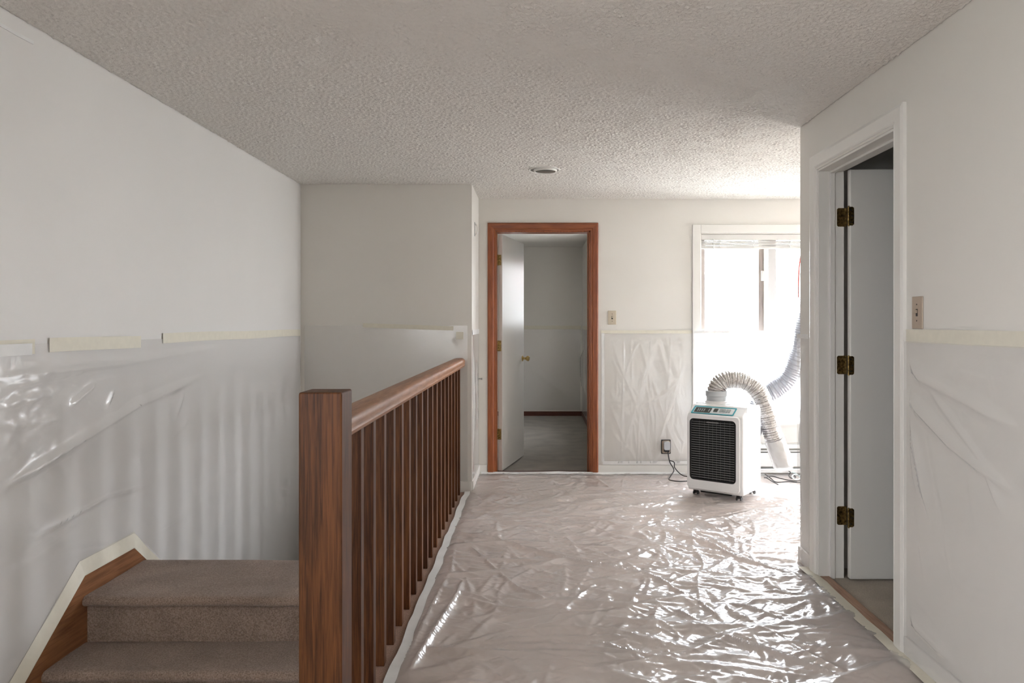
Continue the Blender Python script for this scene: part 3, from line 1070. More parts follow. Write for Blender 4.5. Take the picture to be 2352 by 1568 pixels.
LINES = [
    (cr((380, 330), (500, 370), (700, 420), (950, 490), (1200, 540), (1430, 590), (1560, 650), (1890, 655)), 0.022, 0.022),
    (cr((1430, 590), (1700, 730), (1840, 835)), 0.016, 0.020),
    (cr((1540, 350), (1750, 410), (1900, 490), (2130, 560), (2330, 610)), 0.024, 0.025),
    (cr((380, 350), (560, 510), (700, 640), (830, 700), (900, 720)), 0.016, 0.018),
    (cr((300, 880), (600, 800), (830, 770), (1020, 700)), 0.013, 0.018),
    (cr((330, 980), (700, 930), (1000, 930), (1200, 920), (1450, 935)), 0.016, 0.016),
    (cr((1100, 930), (1350, 1000), (1640, 1090)), 0.014, 0.015),
    (cr((1700, 940), (1850, 930), (2100, 1010), (2352, 1100), (2500, 1160)), 0.022, 0.018),
    (cr((1580, 770), (1700, 830)), 0.012, 0.014),
    (cr((1840, 735), (1960, 750), (2240, 850), (2330, 880)), 0.015, 0.014),
    (cr((120, 1148), (220, 990), (290, 880), (400, 700), (440, 590)), 0.026, 0.022),
    (cr((60, 1148), (160, 960), (260, 760), (370, 560), (390, 390)), 0.018, 0.018),
    (cr((800, 180), (1000, 160), (1250, 140), (1620, 110)), 0.016, 0.035),
    (cr((480, 290), (560, 255), (740, 215)), 0.016, 0.030),
    (cr((560, 200), (820, 205), (1150, 190), (1250, 180)), 0.016, 0.030),
    (cr((1680, 555), (1900, 590), (2200, 590)), 0.014, 0.016),
    (cr((1790, 880), (2000, 870), (2250, 850), (2450, 900)), 0.014, 0.014),
    (cr((380, 320), (800, 315), (1230, 310)), 0.010, 0.020),
    (cr((1600, 250), (1750, 300), (1950, 420), (2250, 450)), 0.014, 0.022),
    (cr((2000, 150), (2150, 200), (2320, 290)), 0.014, 0.025),
    (cr((880, 870), (990, 760), (1180, 600)), 0.013, 0.016),
    (cr((1300, 850), (1480, 830), (1560, 850)), 0.012, 0.012),
    (cr((850, 460), (1100, 470), (1700, 460), (2100, 540)), 0.012, 0.020),
    (cr((1200, 370), (1420, 400), (1700, 470)), 0.012, 0.022),
    (cr((200, 1000), (260, 1000), (400, 960)), 0.010, 0.014),
    (cr((2040, 660), (2280, 690), (2350, 700)), 0.012, 0.014),
    (cr((300, 20), (1100, 60), (1600, 70)), 0.008, 0.03),
    (cr((200, 110), (700, 105), (1200, 95)), 0.010, 0.03),
]
step_ = 0.0075
gx = np.arange(-0.510, XS + 0.2, step_)
gy = np.arange(1.55, YF - 0.016, step_)
U, V = np.meshgrid(gx, gy, indexing='ij')
wx = U + 0.12 * perlin(U * 2.3 + 7, V * 2.3)
wy = V + 0.12 * perlin(U * 2.3 + 31, V * 2.3 + 9)
h = folds(U, V, LINES)
am = 0.55 + 0.75 * np.clip(perlin(U * 1.1 + 3, V * 1.1 + 8) + 0.45, 0, 1)
h = np.maximum(h, creases(U, V, 5, 20, (0.16, 0.42), 0.050))
h = h + 0.9 * creases(U, V * 1.25, 9, 24, (0.05, 0.15), 0.060, 2.0)
h = h + am * (0.0080 * ridged(wx * 1.7, wy * 3.2, 2) + 0.0016 * ridged(wx * 7, wy * 10, 2))
edge = np.minimum.reduce([U - gx[0], np.where(V < YC + 0.02, np.abs(XR - 0.012 - U), 9), gy[-1] - V])
edge = np.clip(edge / 0.05, 0, 1)
h = 0.008 + np.clip(h - 0.006, 0, 0.06) * (0.15 + 0.85 * edge)
pos = np.stack([U, V, h], -1)
cu, cv = (U[:-1, :-1] + U[1:, 1:]) / 2, (V[:-1, :-1] + V[1:, 1:]) / 2
mask = ~((cu > XR - 0.018) & (cv < YC + 0.01))
grid_mesh('film', pos, mask, 'film_floor', fs)
ribbon('tape', [(-0.514 + 0.003 * math.sin(k * 1.9) + 0.002 * math.sin(k * 0.7), 1.9 + k * 0.1, 0.0155) for k in range(39)], 0.040, (0, 0, 1), 'tape_white', fs, wob=0.003)
ribbon('tape', [(XR - 0.030 + 0.005 * math.sin(k * 2.3), 1.7 + k * 0.1175, 0.0175) for k in range(20)], 0.052, (0, 0, 1), 'tape_cream', fs, wob=0.004)
ribbon('tape', [(x, YF - 0.024, 0.020 + 0.002 * math.sin(x * 9)) for x in np.linspace(-0.46, 1.25, 22)], 0.034, (0, -0.45, 1), 'tape_white', fs, wob=0.003)


# popcorn lumps of the hall ceiling as real relief
cgx = np.arange(XL + 0.003, 2.40, 0.006)
cgy = np.arange(2.15, YF - 0.003, 0.006)
CU, CV = np.meshgrid(cgx, cgy, indexing='ij')
lump = np.maximum(perlin(CU * 72, CV * 72) + 0.18, 0) + 0.7 * np.maximum(perlin(CU * 95 + 40, CV * 95 + 11) + 0.08, 0)
lump = lump * (0.75 + 0.5 * perlin(CU * 9 + 5, CV * 9))
cpos = np.stack([CU, CV, H - 0.0005 - 0.012 * np.clip(lump, 0, 0.9)], -1)
ca, cb = (CU[:-1, :-1] + CU[1:, 1:]) / 2, (CV[:-1, :-1] + CV[1:, 1:]) / 2
cmask = ~((ca > XR - 0.004) & (cb < YC + 0.004)) & ~((ca < XJ + 0.004) & (cb > YM - 0.004)) & (np.hypot(ca - 0.056, cb - 5.178) > 0.106)
pc_ = grid_mesh('popcorn_texture', cpos, cmask, 'popcorn', bpy.data.objects['ceiling'])
pc_['kind'] = 'stuff'


def wall_sheet(name, label, plane, along, z_lo, z_top, lines, amp, mat, loc, step=0.012, stand=0.004, seed=0, sx=2.2, sz=4.0, crumple=None, crease=None):
    """film hung on a wall.  plane('x'|'y', value, inward sign); along=(a0,a1); z_lo a number or function"""
    root = thing(name, loc, label, 'plastic sheet')
    ax, val, sg = plane
    a = np.arange(along[0], along[1], step)
    nz_ = int((z_top - (z_lo if not callable(z_lo) else -0.2)) / step)
    v01 = np.linspace(0, 1, nz_)
    A, T = np.meshgrid(a, v01, indexing='ij')
    lo = np.vectorize(z_lo)(A) if callable(z_lo) else np.full_like(A, z_lo)
    Z = lo + (z_top - lo) * T
    ax_ = A + 0.1 * perlin(A * 2 + seed, Z * 2)
    az_ = Z + 0.1 * perlin(A * 2 + 9 + seed, Z * 2 + 4)
    hh = folds(A, Z, lines) + amp * (0.6 * ridged(ax_ * sx + seed, az_ * sz) + 0.3 * ridged(ax_ * sx * 3 + seed, az_ * sz * 3, 2))
    if crumple:
        (c0, c1, rad, ca) = crumple
        wgt = np.exp(-(((A - c0) ** 2 + ((Z - c1) * 1.3) ** 2) / rad ** 2))
        hh = hh + wgt * ca * ridged(ax_ * 9 + seed, az_ * 13 + 3, 2)
    if crease:
        (cu_, cv_, lam_, ca_, num_) = crease
        hh = np.maximum(hh, creases(A * cu_, Z * cv_, seed, num_, lam_, ca_, 1.6))
    e = np.minimum(z_top - Z, np.minimum(A - a[0], a[-1] - A))
    hh = stand + np.clip(hh, 0, 0.06) * np.clip((e - 0.045) / 0.06, 0.02, 1)
    if ax == 'x':
        pos = np.stack([val + sg * hh, A, Z], -1)
    else:
        pos = np.stack([A, val + sg * hh, Z], -1)
    grid_mesh('film', pos, np.ones((len(a) - 1, nz_ - 1), bool), mat, root)
    return root


def lw(px, py):
    s = (VX - px) / -XL
    return (F / s, EYE - (py - VY) / s)


def skirt_z(y):
    if y < 2.945:
        return -0.62 + (y - 1.60) * 0.722 + 0.003
    if y < 3.345:
        return 0.352
    return 0.352 - (y - 3.345) * 0.78


ll = [
    ([lw(0, 868), lw(260, 838), lw(525, 792)], 0.020, 0.016),
    ([lw(0, 885), lw(200, 852)], 0.014, 0.010),
    ([lw(0, 1120), lw(130, 1040), lw(310, 930), lw(470, 860)], 0.022, 0.018),
    ([lw(60, 1240), lw(240, 1140), lw(350, 1110)], 0.010, 0.012),
    ([lw(0, 930), lw(120, 905)], 0.014, 0.014),
    ([lw(150, 935), lw(215, 880)], 0.014, 0.014),
    ([lw(0, 980), lw(140, 965)], 0.010, 0.012),
    ([lw(350, 1230), lw(500, 1130)], 0.006, 0.008),
    ([lw(400, 960), lw(420, 900)], 0.008, 0.010),
    ([lw(395, 1000), lw(430, 965)], 0.008, 0.010),
    ([lw(240, 935), lw(255, 895)], 0.012, 0.010),
]
ls = wall_sheet('wall_sheet', 'clear plastic sheet taped across the lower half of the long wall beside the stairs', ('x', XL, 1), (1.6, YM - 0.01), skirt_z, 1.200, ll, 0.0022, 'film_wall', (XL, 3.6, 0.0),
                seed=3, sx=1.0, sz=1.6, crumple=(2.55, 1.03, 0.33, 0.010), crease=(0.5, 1.0, (0.12, 0.35), 0.018, 6))
for (a0, a1, zt, w) in ((1.6, 2.68, 1.190, 0.052), (2.76, 3.40, 1.192, 0.052), (3.60, 5.70, 1.203, 0.048)):
    ribbon('tape', [(XL + 0.0055, y, zt + 0.002 * math.sin(y * 5)) for y in np.linspace(a0, a1, 9)], w, (1, 0, 0), 'tape_cream', ls)
ribbon('tape', [(XL + 0.009, y, 1.183) for y in np.linspace(1.6, 2.66, 6)], 0.040, (1, 0, 0), 'tape_white', ls)  # white strip laid over the cream tape as a painted window highlight

ribbon('tape', [(XL + 0.001, *lw(px_, py_)) for px_, py_ in ((-20, 46), (0, 57), (40, 80), (75, 98))], 0.012, (1, 0, 0), 'tape_white', ls, thick=0.003)

# faint sheet on the wall over the stairs
es = wall_sheet('wall_sheet', 'faint plastic sheet on the greyish wall over the stairs behind the handrail', ('y', YM, -1), (XL + 0.03, XJ - 0.02), -0.9, 1.255, [([(-0.62, 1.16), (-0.5, 1.08)], 0.01, 0.01)], 0.0008, 'film_wall', (-1.1, YM, 0.0), seed=17)
ribbon('tape', [(x, YM - 0.005, 1.258 - 0.006 * i) for i, x in enumerate(np.linspace(-1.30, -0.62, 5))], 0.032, (0, -1, 0), 'tape_cream', es)
ribbon('tape', [(x, YM - 0.0055, 1.180) for x in (-0.60, -0.545)], 0.055, (0, -1, 0), 'tape_cream', es)

# sheet round the narrow return wall
rs = wall_sheet('wall_sheet', 'wrinkled plastic strip on the narrow wall corner beside the brown door frame', ('x', XJ, 1), (YM + 0.005, YF - 0.02), 0.09, 1.20, [([(5.80, 1.1), (5.84, 0.7), (5.80, 0.2)], 0.012, 0.02), ([(6.1, 1.0), (6.15, 0.4)], 0.010, 0.02)], 0.004, 'film_wall', (XJ, 6.06, 0.09), seed=23, sx=5, sz=1.5)
ribbon('tape', [(XJ + 0.006, y, 1.205) for y in (YM + 0.01, 6.05, YF - 0.02)], 0.04, (1, 0, 0), 'tape_white', rs)

# far wall: sheet from beside the door to the window
def fw(px, py):
    return ((px - VX) / 273.3, EYE - (py - VY) / 273.3)


fl = [
    ([fw(1400, 780), fw(1393, 850), fw(1390, 1000)], 0.020, 0.020),
    ([fw(1412, 775), fw(1398, 830)], 0.014, 0.012),
    ([fw(1470, 840), fw(1488, 905), fw(1500, 990)], 0.010, 0.012),
    ([fw(1448, 950), fw(1456, 980), fw(1462, 1050)], 0.010, 0.012),
    ([fw(1420, 870), fw(1428, 920)], 0.007, 0.010),
    ([fw(1405, 1000), fw(1408, 1045)], 0.009, 0.012),
    ([fw(1515, 930), fw(1535, 1000)], 0.008, 0.012),
    ([fw(1545, 800), fw(1560, 900)], 0.008, 0.014),
]
ws = wall_sheet('wall_sheet', 'wrinkled plastic sheet on the white wall between the brown door frame and the window', ('y', YF, -1), (0.575, 1.315), 0.10, 1.200, fl, 0.005, 'film_wall', (0.95, YF, 0.1), seed=41, sx=5.5, sz=1.4, step=0.007, crease=(1.0, 0.22, (0.06, 0.16), 0.14, 16))
ribbon('tape', [(x, YF - 0.006, 1.200) for x in (0.545, 0.9, 1.315)], 0.026, (0, -1, 0), 'tape_cream', ws)
ribbon('tape', [(0.562, YF - 0.006, z) for z in (0.11, 0.5, 1.19)], 0.024, (0, -1, 0), 'tape_white', ws)
ribbon('tape', [(x, YF - 0.016, 0.103) for x in (0.56, 0.9, 1.315)], 0.030, (0, -1, 0), 'tape_white', ws)
# over the lower half of the window
wn_l = [([(1.45, 1.15), (1.5, 0.6)], 0.012, 0.03), ([(2.1, 1.1), (2.0, 0.5)], 0.012, 0.03)]
wss = wall_sheet('window_sheet', 'milky plastic sheet stretched over the lower half of the bright window', ('y', YF - 0.050, -1), (1.320, XS - 0.02), 0.28, 1.200, wn_l, 0.004, 'film_window', (2.1, YF - 0.05, 0.28), seed=57, sx=4, sz=1.4)
ribbon('tape', [(x, YF - 0.055, 1.200) for x in (1.318, 2.0, XS - 0.02)], 0.024, (0, -1, 0), 'tape_white', wss)

# right wall: sheet nearest the camera, fanning out from the door casing
def rw(px, py):
    s = (px - VX) / XR
    return (F / s, EYE - (py - VY) / s)


rr = [
    ([rw(2074, 885), rw(2110, 925), rw(2200, 1020), rw(2352, 1140)], 0.0225, 0.0224),
    ([rw(2076, 800), rw(2130, 870), rw(2230, 920), rw(2352, 985)], 0.0200, 0.0192),
    ([rw(2075, 888), rw(2100, 960), rw(2125, 1060), rw(2150, 1200)], 0.0200, 0.0224),
    ([rw(2080, 900), rw(2095, 1000), rw(2120, 1140)], 0.0125, 0.0192),
    ([rw(2090, 790), rw(2200, 800), rw(2352, 822)], 0.0150, 0.0128),
    ([rw(2130, 870), rw(2270, 1060), rw(2320, 1190)], 0.0100, 0.0192),
    ([rw(2080, 1380), rw(2120, 1440), rw(2200, 1520)], 0.0175, 0.0224),
]
rsh = wall_sheet('wall_sheet', 'plastic sheet fanning out from the white door casing below the tan light switch', ('x', XR, -1), (1.25, D2Y0 - cw2 - 0.004), 0.02, 1.205, rr, 0.0030, 'film_wall', (XR, 2.1, 0.02), seed=71, sx=2.0, sz=1.6, stand=0.014, step=0.007, crease=(1.0, 0.6, (0.12, 0.3), 0.02, 6))
ribbon('tape', [(XR - 0.005, y, 1.225) for y in np.linspace(1.25, 2.895, 6)], 0.050, (-1, 0, 0), 'tape_cream', rsh)
# sheet billowing inside the doorway from the near jamb
bz = np.linspace(0.06, 1.17, 70)
ba = np.linspace(0, 1, 14)
Bz, Ba = np.meshgrid(bz, ba, indexing='ij')
prof_b = np.interp(Bz, [0.06, 0.13, 0.22, 0.32, 0.6, 0.9, 1.05, 1.17], [0.012, 0.02, 0.055, 0.050, 0.070, 0.055, 0.030, 0.008])
yy = D2Y0 + 0.014 + prof_b * np.sin(Ba * np.pi * 0.62) + 0.004 * perlin(Bz * 9, Ba * 4)
xx = XR + 0.004 + Ba * 0.085
grid_mesh('film', np.stack([xx, yy, Bz], -1), np.ones((69, 13), bool), 'film_wall', rsh)
# around the end of the right wall, beyond the door
ce = [([(3.93, 1.15), (3.97, 0.95), (4.0, 0.5)], 0.02, 0.02), ([(4.03, 1.1), (3.95, 0.8), (3.93, 0.3)], 0.02, 0.018), ([(3.95, 0.85), (4.05, 0.75)], 0.014, 0.012), ([(3.92, 0.6), (4.05, 0.35)], 0.012, 0.015), ([(3.93, 0.25), (4.05, 0.15)], 0.014, 0.015)]
csh = wall_sheet('wall_sheet', 'crinkled plastic wrapped round the wall end beside the far side of the white door frame', ('x', XR, -1), (D2Y1 + cw2 + 0.006, YC + 0.012), 0.02, 1.20, ce, 0.008, 'film_wall', (XR, 3.98, 0.02), seed=83, sx=7, sz=3, step=0.005, stand=0.014, crease=(1.0, 0.5, (0.05, 0.16), 0.13, 16))
ribbon('tape', [(XR - 0.018, y, 1.205) for y in (D2Y1 + cw2 + 0.004, YC)], 0.022, (-1, 0, 0), 'tape_white', csh)
# dim room: sheet with its tape on the back wall
ds = wall_sheet('wall_sheet', 'plastic sheet on the back wall of the dim room beyond the brown door frame', ('y', CY1, -1), (-1.4, 0.62), 0.075, 1.20, [([(0.0, 0.6), (0.5, 0.25)], 0.015, 0.03)], 0.003, 'film_wall', (-0.4, CY1, 0.075), seed=91, step=0.03)
ribbon('tape', [(x, CY1 - 0.006, 1.215) for x in (-1.4, 0.0, 0.62)], 0.05, (0, -1, 0), 'tape_cream', ds)
ds2 = wall_sheet('wall_sheet', 'plastic sheet billowing off the right wall of the dim room beyond the brown door frame', ('x', 0.64, -1), (YF + 0.2, CY1 - 0.03), 0.075, 1.20, [([(9.9, 0.95), (9.9, 0.6), (9.6, 0.4)], 0.045, 0.10)], 0.004, 'film_wall', (0.64, 8.4, 0.075), seed=95, step=0.03)
ribbon('tape', [(0.64 - 0.006, y, 1.215) for y in (YF + 0.2, 8.4, CY1 - 0.03)], 0.05, (-1, 0, 0), 'tape_cream', ds2)

# ================================================================== SMALL FITTINGS
def switch_plate(name, c, ax, sg, w, hgt, mat, label, toggle_mat):
    """c: centre on the wall; ax wall normal axis; sg inward sign"""
    root = thing(name, c, label, 'light switch')
    t = 0.006

    def bx(u0, u1, d0, d1, z0, z1):
        if ax == 'y':
            return (c[0] + u0, c[0] + u1, min(c[1] + sg * d0, c[1] + sg * d1), max(c[1] + sg * d0, c[1] + sg * d1), c[2] + z0, c[2] + z1)
        return (min(c[0] + sg * d0, c[0] + sg * d1), max(c[0] + sg * d0, c[0] + sg * d1), c[1] + u0, c[1] + u1, c[2] + z0, c[2] + z1)
    MB().box(*bx(-w / 2, w / 2, 0.0, t, -hgt / 2, hgt / 2)).build('plate', mat, root, bevel=0.0025)
    MB().box(*bx(-0.006, 0.006, t, t + 0.0008, -0.0135, 0.0135)).build('slot', 'slot_dark', root)
    tg = MB().box(*bx(-0.0045, 0.0045, t, t + 0.011, -0.002, 0.010)).build('toggle', toggle_mat, root, bevel=0.001)
    for dz in (0.030, -0.030):
        s = MB()
        cc = (c[0], c[1] + sg * t, c[2] + dz) if ax == 'y' else (c[0] + sg * t, c[1], c[2] + dz)
        s.lathe([(0.003, 0.0), (0.003, sg * 0.0008)], cc, ax, 10)
        s.build('screw', 'slot_dark', root)
    return root


switch_plate('light_switch', (0.640, YF, 1.320), 'y', -1, 0.070, 0.117, 'switch_ivory', 'beige toggle light switch beside the brown door frame', 'switch_ivory')
switch_plate('light_switch', (XR, 2.813, 1.312), 'x', -1, 0.076, 0.120, 'switch_tan', 'tan toggle light switch beside the white door frame', 'switch_tan')

# outlet with the plug in it
ot = thing('wall_outlet', (1.090, YF - 0.012, 0.238), 'brown edged wall outlet with a bulky grey plug above the baseboard', 'outlet')
MB().box(1.050, 1.130, YF - 0.018, YF, 0.179, 0.297).build('plate', 'cable_black', ot, bevel=0.003)
MB().prism(rrect(1.056, 1.124, 0.186, 0.290, 0.012), 'y', YF - 0.021, YF - 0.017).build('receptacle', 'switch_tan', ot)
MB().prism(rrect(1.068, 1.118, 0.215, 0.285, 0.014), 'y', YF - 0.058, YF - 0.020).build('plug', 'unit_grey', ot, bevel=0.003)
MB().prism(rrect(1.072, 1.116, 0.196, 0.218, 0.008), 'y', YF - 0.046, YF - 0.020).build('plug_neck', 'cable_black', ot, bevel=0.002)

# recessed ceiling light
cl = thing('ceiling_light', (0.056, 5.178, H), 'round recessed ceiling light with a white rim and smoky lens', 'light')
ring = [(0.108, 0.0), (0.110, -0.005), (0.106, -0.009), (0.099, -0.009), (0.094, -0.004)]
MB().lathe(ring, (0.056, 5.178, H), 'z', 48, cap=False).build('outer_rim', 'white_trim', cl, smooth=True)
MB().lathe([(0.094, -0.007), (0.072, -0.007)], (0.056, 5.178, H), 'z', 48, cap=False).build('gap_ring', 'steel_edge', cl)  # grey ring standing in for the shaded gap inside the rim
MB().lathe([(0.078, -0.001), (0.079, -0.014), (0.076, -0.019), (0.071, -0.020), (0.067, -0.016)], (0.056 + 0.008, 5.172, H), 'z', 48, cap=False).build('inner_ring', 'white_trim', cl, smooth=True)
MB().lathe([(0.070, -0.0175), (0.05, -0.0195), (0.025, -0.0205), (0.004, -0.021)], (0.064, 5.172, H), 'z', 40).build('lens', 'lens_smoke', cl, smooth=True)
MB().tube(smooth_path([(0.064 + 0.10 * math.cos(a), 5.172 - 0.13 * math.sin(a) * 0.9, H - 0.004) for a in (1.9, 1.4, 0.9, 0.35)][::-1], 6), 0.002, 6).build('spring_wire', 'white_trim', cl)

# little things stuck on the narrow wall
hk = thing('wall_bracket', (XJ + 0.004, 5.98, 1.98), 'small white curved bracket high on the narrow wall corner', 'bracket')
MB().tube(smooth_path([(XJ + 0.002, 5.98, 1.965), (XJ + 0.022, 5.97, 1.985), (XJ + 0.024, 5.97, 2.03), (XJ + 0.002, 5.98, 2.055)], 6), 0.006, 8).build('arm', 'white_trim', hk, smooth=True)
MB().box(XJ, XJ + 0.004, 5.965, 5.985, 1.955, 2.065).build('plate', 'steel_edge', hk, bevel=0.001)
ck = thing('wall_clip', (-0.465, YF, 0.81), 'tiny metal clip low on the wall left of the brown door frame', 'clip')
MB().box(-0.482 + 0.004, -0.452, YF - 0.010, YF - 0.0, 0.803, 0.811).build('bar', 'steel_edge', ck, bevel=0.001)
MB().box(-0.458, -0.451, YF - 0.013, YF - 0.0, 0.798, 0.814).build('foot', 'steel_edge', ck, bevel=0.001)

# baseboard heater
ht = thing('baseboard_heater', (2.2, YF - 0.04, 0.03), 'long white electric baseboard heater under the window', 'heater')
hx0, hx1, hy0 = 1.52, XS - 0.01, YF - 0.078
MB().box(hx0, hx1, YF - 0.015, YF - 0.001, 0.030, 0.262).build('back_plate', 'heater_white', ht)
MB().prism([(hy0, 0.085), (hy0, 0.190), (hy0 + 0.006, 0.196), (hy0 + 0.012, 0.190), (hy0 + 0.012, 0.085)], 'x', hx0, hx1).build('front_cover', 'heater_white', ht)
MB().prism([(hy0 - 0.004, 0.236), (hy0 + 0.002, 0.262), (YF - 0.015, 0.262), (YF - 0.015, 0.254), (hy0 + 0.012, 0.254), (hy0 + 0.006, 0.236)], 'x', hx0, hx1).build('top_hood', 'heater_white', ht)
MB().prism([(hy0 - 0.002, 0.032), (hy0 - 0.002, 0.062), (hy0 + 0.004, 0.066), (YF - 0.015, 0.066), (YF - 0.015, 0.032)], 'x', hx0, hx1).build('bottom_rail', 'heater_white', ht)
MB().box(hx0 + 0.01, hx1 - 0.01, hy0 + 0.030, YF - 0.016, 0.068, 0.250).build('element', 'steel_edge', ht)
MB().box(hx0, hx1, hy0 + 0.004, hy0 + 0.020, 0.208, 0.218).build('louvre', 'heater_white', ht)
for xx in (hx0 - 0.004, hx1 - 0.004):
    MB().box(xx, xx + 0.012, hy0 - 0.006, YF - 0.001, 0.028, 0.266).build('end_cap', 'heater_white', ht, bevel=0.003)
for xx in (hx0 + 0.1, hx1 - 0.1):
    MB().box(xx, xx + 0.03, hy0 + 0.02, YF - 0.002, 0.010, 0.032).build('foot', 'heater_white', ht)

# ================================================================== PORTABLE AIR CONDITIONER
AC = (1.385, 5.606)
arot = math.radians(-36.8)
ac = thing('portable_air_conditioner', (AC[0], AC[1], 0.02), 'white portable air conditioner with a black slatted grille on casters', 'air conditioner', rz=arot)
W2, D2_, ZB, ZT = 0.213, 0.178, 0.035, 0.655
# shell: side outline extruded across, all edges rounded
shell = [(-D2_ + 0.012, ZB), (-D2_ + 0.004, 0.10), (-D2_ + 0.004, 0.592), (-0.092, 0.640), (-0.075, ZT), (D2_ - 0.03, ZT), (D2_, ZT - 0.03), (D2_, 0.09), (D2_ - 0.05, ZB)]
MB().prism(shell, 'x', -W2, W2).build('body', 'unit_white', ac, bevel=0.014, segs=4, local=True)
# front fascia as a ring round the grille
gx0, gx1, gz0, gz1 = -0.186, 0.166, 0.118, 0.562
outer = rrect(-W2 + 0.004, W2 - 0.020, 0.050, 0.592, 0.030, 8)
inner = rrect(gx0, gx1, gz0, gz1, 0.030, 8)
yf0, yf1 = -D2_ + 0.006, -D2_ - 0.010
mf = MB()
n = len(outer)
for pts, y in ((outer, yf0), (outer, yf1 + 0.006), ([(a * 0.985 + 0.0, b * 0.985 + 0.0048) for a, b in outer], yf1), (inner, yf1), (inner, yf1 + 0.020)):
    for a, b in pts:
        mf.v.append((a, y, b))
for r_ in range(4):
    for k in range(n):
        k2 = (k + 1) % n
        mf.f.append((r_ * n + k, r_ * n + k2, (r_ + 1) * n + k2, (r_ + 1) * n + k))
mf.build('front_fascia', 'unit_white', ac, smooth=True, local=True)
# black grille surround
inner2 = rrect(gx0 + 0.011, gx1 - 0.011, gz0 + 0.011, gz1 - 0.011, 0.022, 8)
mf = MB()
for pts, y in ((inner, yf1 + 0.004), (inner, yf1 - 0.001), (inner2, yf1 - 0.001), (inner2, yf1 + 0.014)):
    for a, b in pts:
        mf.v.append((a, y, b))
for r_ in range(3):
    for k in range(n):
        k2 = (k + 1) % n
        mf.f.append((r_ * n + k, r_ * n + k2, (r_ + 1) * n + k2, (r_ + 1) * n + k))
mf.build('grille_surround', 'unit_black', ac, smooth=True, local=True)
MB().prism(inner2, 'y', yf1 + 0.012, yf1 + 0.015).build('grille_back', 'unit_inner', ac, local=True)
sl = None
NS = 25
for k in range(NS):
    z = gz0 + 0.022 + (gz1 - gz0 - 0.044) * k / (NS - 1)
    if sl is None:
        sl = MB().prism([(yf1 + 0.001, -0.0014), (yf1 + 0.001, 0.0014), (yf1 + 0.0095, 0.0005), (yf1 + 0.0095, -0.0005)], 'x', gx0 + 0.0115, gx1 - 0.0115).build('slat', 'slat_silver', ac, local=True)
        o = sl
    else:
        o = sl.copy()
        COL.objects.link(o)
        o.parent = ac
    o.location = (0, 0, z)
wr = None
for xx in (-0.115, -0.075, -0.045, -0.012, 0.018, 0.048, 0.078, 0.118):
    if wr is None:
        wr = MB().box(-0.0014, 0.0014, yf1 + 0.0085, yf1 + 0.0115, gz0 + 0.012, gz1 - 0.012).build('wire', 'wire_dark', ac, local=True)
        o = wr
    else:
        o = wr.copy()
        COL.objects.link(o)
        o.parent = ac
    o.location = (xx, 0, 0)
MB().box(-0.055, 0.035, yf1 - 0.0005, yf1 + 0.004, gz1 - 0.026, gz1 - 0.018).build('filter_tab', 'slat_silver', ac, local=True)
for z in (0.098, 0.074):
    MB().box(-W2 + 0.02, W2 - 0.035, yf1 - 0.0012, yf1 + 0.001, z, z + 0.004).build('groove_line', 'unit_grey' if z < 0.05 else 'unit_white', ac, local=True)
# side seam and raised rear shell
MB().prism([(-D2_ + 0.055, 0.07), (-D2_ + 0.061, 0.07), (-D2_ + 0.061, 0.60), (-D2_ + 0.085, 0.652), (-D2_ + 0.079, 0.652), (-D2_ + 0.055, 0.602)], 'x', W2 - 0.003, W2 + 0.0008).build('side_trim', 'unit_white', ac, local=True)
MB().prism(rrect(0.020, 0.115, 0.530, 0.553, 0.010, 5), 'x', W2 - 0.002, W2 + 0.0015).build('maker_plate', 'panel_silver', ac, local=True)
MB().prism([(0.02, 0.590), (0.115, 0.612), (0.115, 0.617), (0.02, 0.598)], 'x', W2 - 0.002, W2 + 0.001).build('hand_grip', 'unit_grey', ac, local=True)
MB().prism(rrect(0.024, 0.112, 0.395, 0.500, 0.004, 3), 'x', W2 - 0.002, W2 + 0.0008).build('sticker', 'heater_white', ac, local=True)
MB().box(0.010, 0.120, 0.030, 0.034, ZT - 0.002, ZT + 0.001).build('lid_edge', 'unit_white', ac, local=True)
# sloping control panel on the top front
sa = math.atan2(0.048, 0.082)
cp = bpy.data.objects.new('control_panel', None)
COL.objects.link(cp)
cp.parent = ac
cp.location = (-0.012, -D2_ + 0.046, 0.6195)
cp.rotation_euler = (sa, 0, 0)
MB().prism(rrect(-0.175, 0.150, -0.043, 0.046, 0.006, 3), 'z', -0.002, 0.0025).build('panel_edge', 'teal_gloss', cp, local=True)
MB().prism(rrect(-0.160, 0.142, -0.036, 0.030, 0.006, 3), 'z', 0.0, 0.0038).build('panel_face', 'panel_silver', cp, local=True)
MB().prism(rrect(-0.155, -0.030, -0.034, 0.026, 0.006, 3), 'z', 0.002, 0.0050).build('display', 'display_dark', cp, local=True)
for xx in (-0.13, -0.115, -0.098, -0.082, -0.045):
    MB().prism(rrect(xx - 0.003, xx + 0.003, -0.020, 0.012, 0.002, 3), 'z', 0.0045, 0.0054).build('indicator', 'button_grey', cp, local=True)
for xx, w_, m_ in ((0.005, 0.016, 'display_dark'), (0.045, 0.012, 'button_grey'), (0.068, 0.010, 'button_grey'), (0.090, 0.007, 'button_grey'), (0.108, 0.007, 'button_grey')):
    MB().prism(rrect(xx - w_ , xx + w_, -0.018, 0.020, 0.005, 3), 'z', 0.003, 0.0062).build('button', m_, cp, local=True)
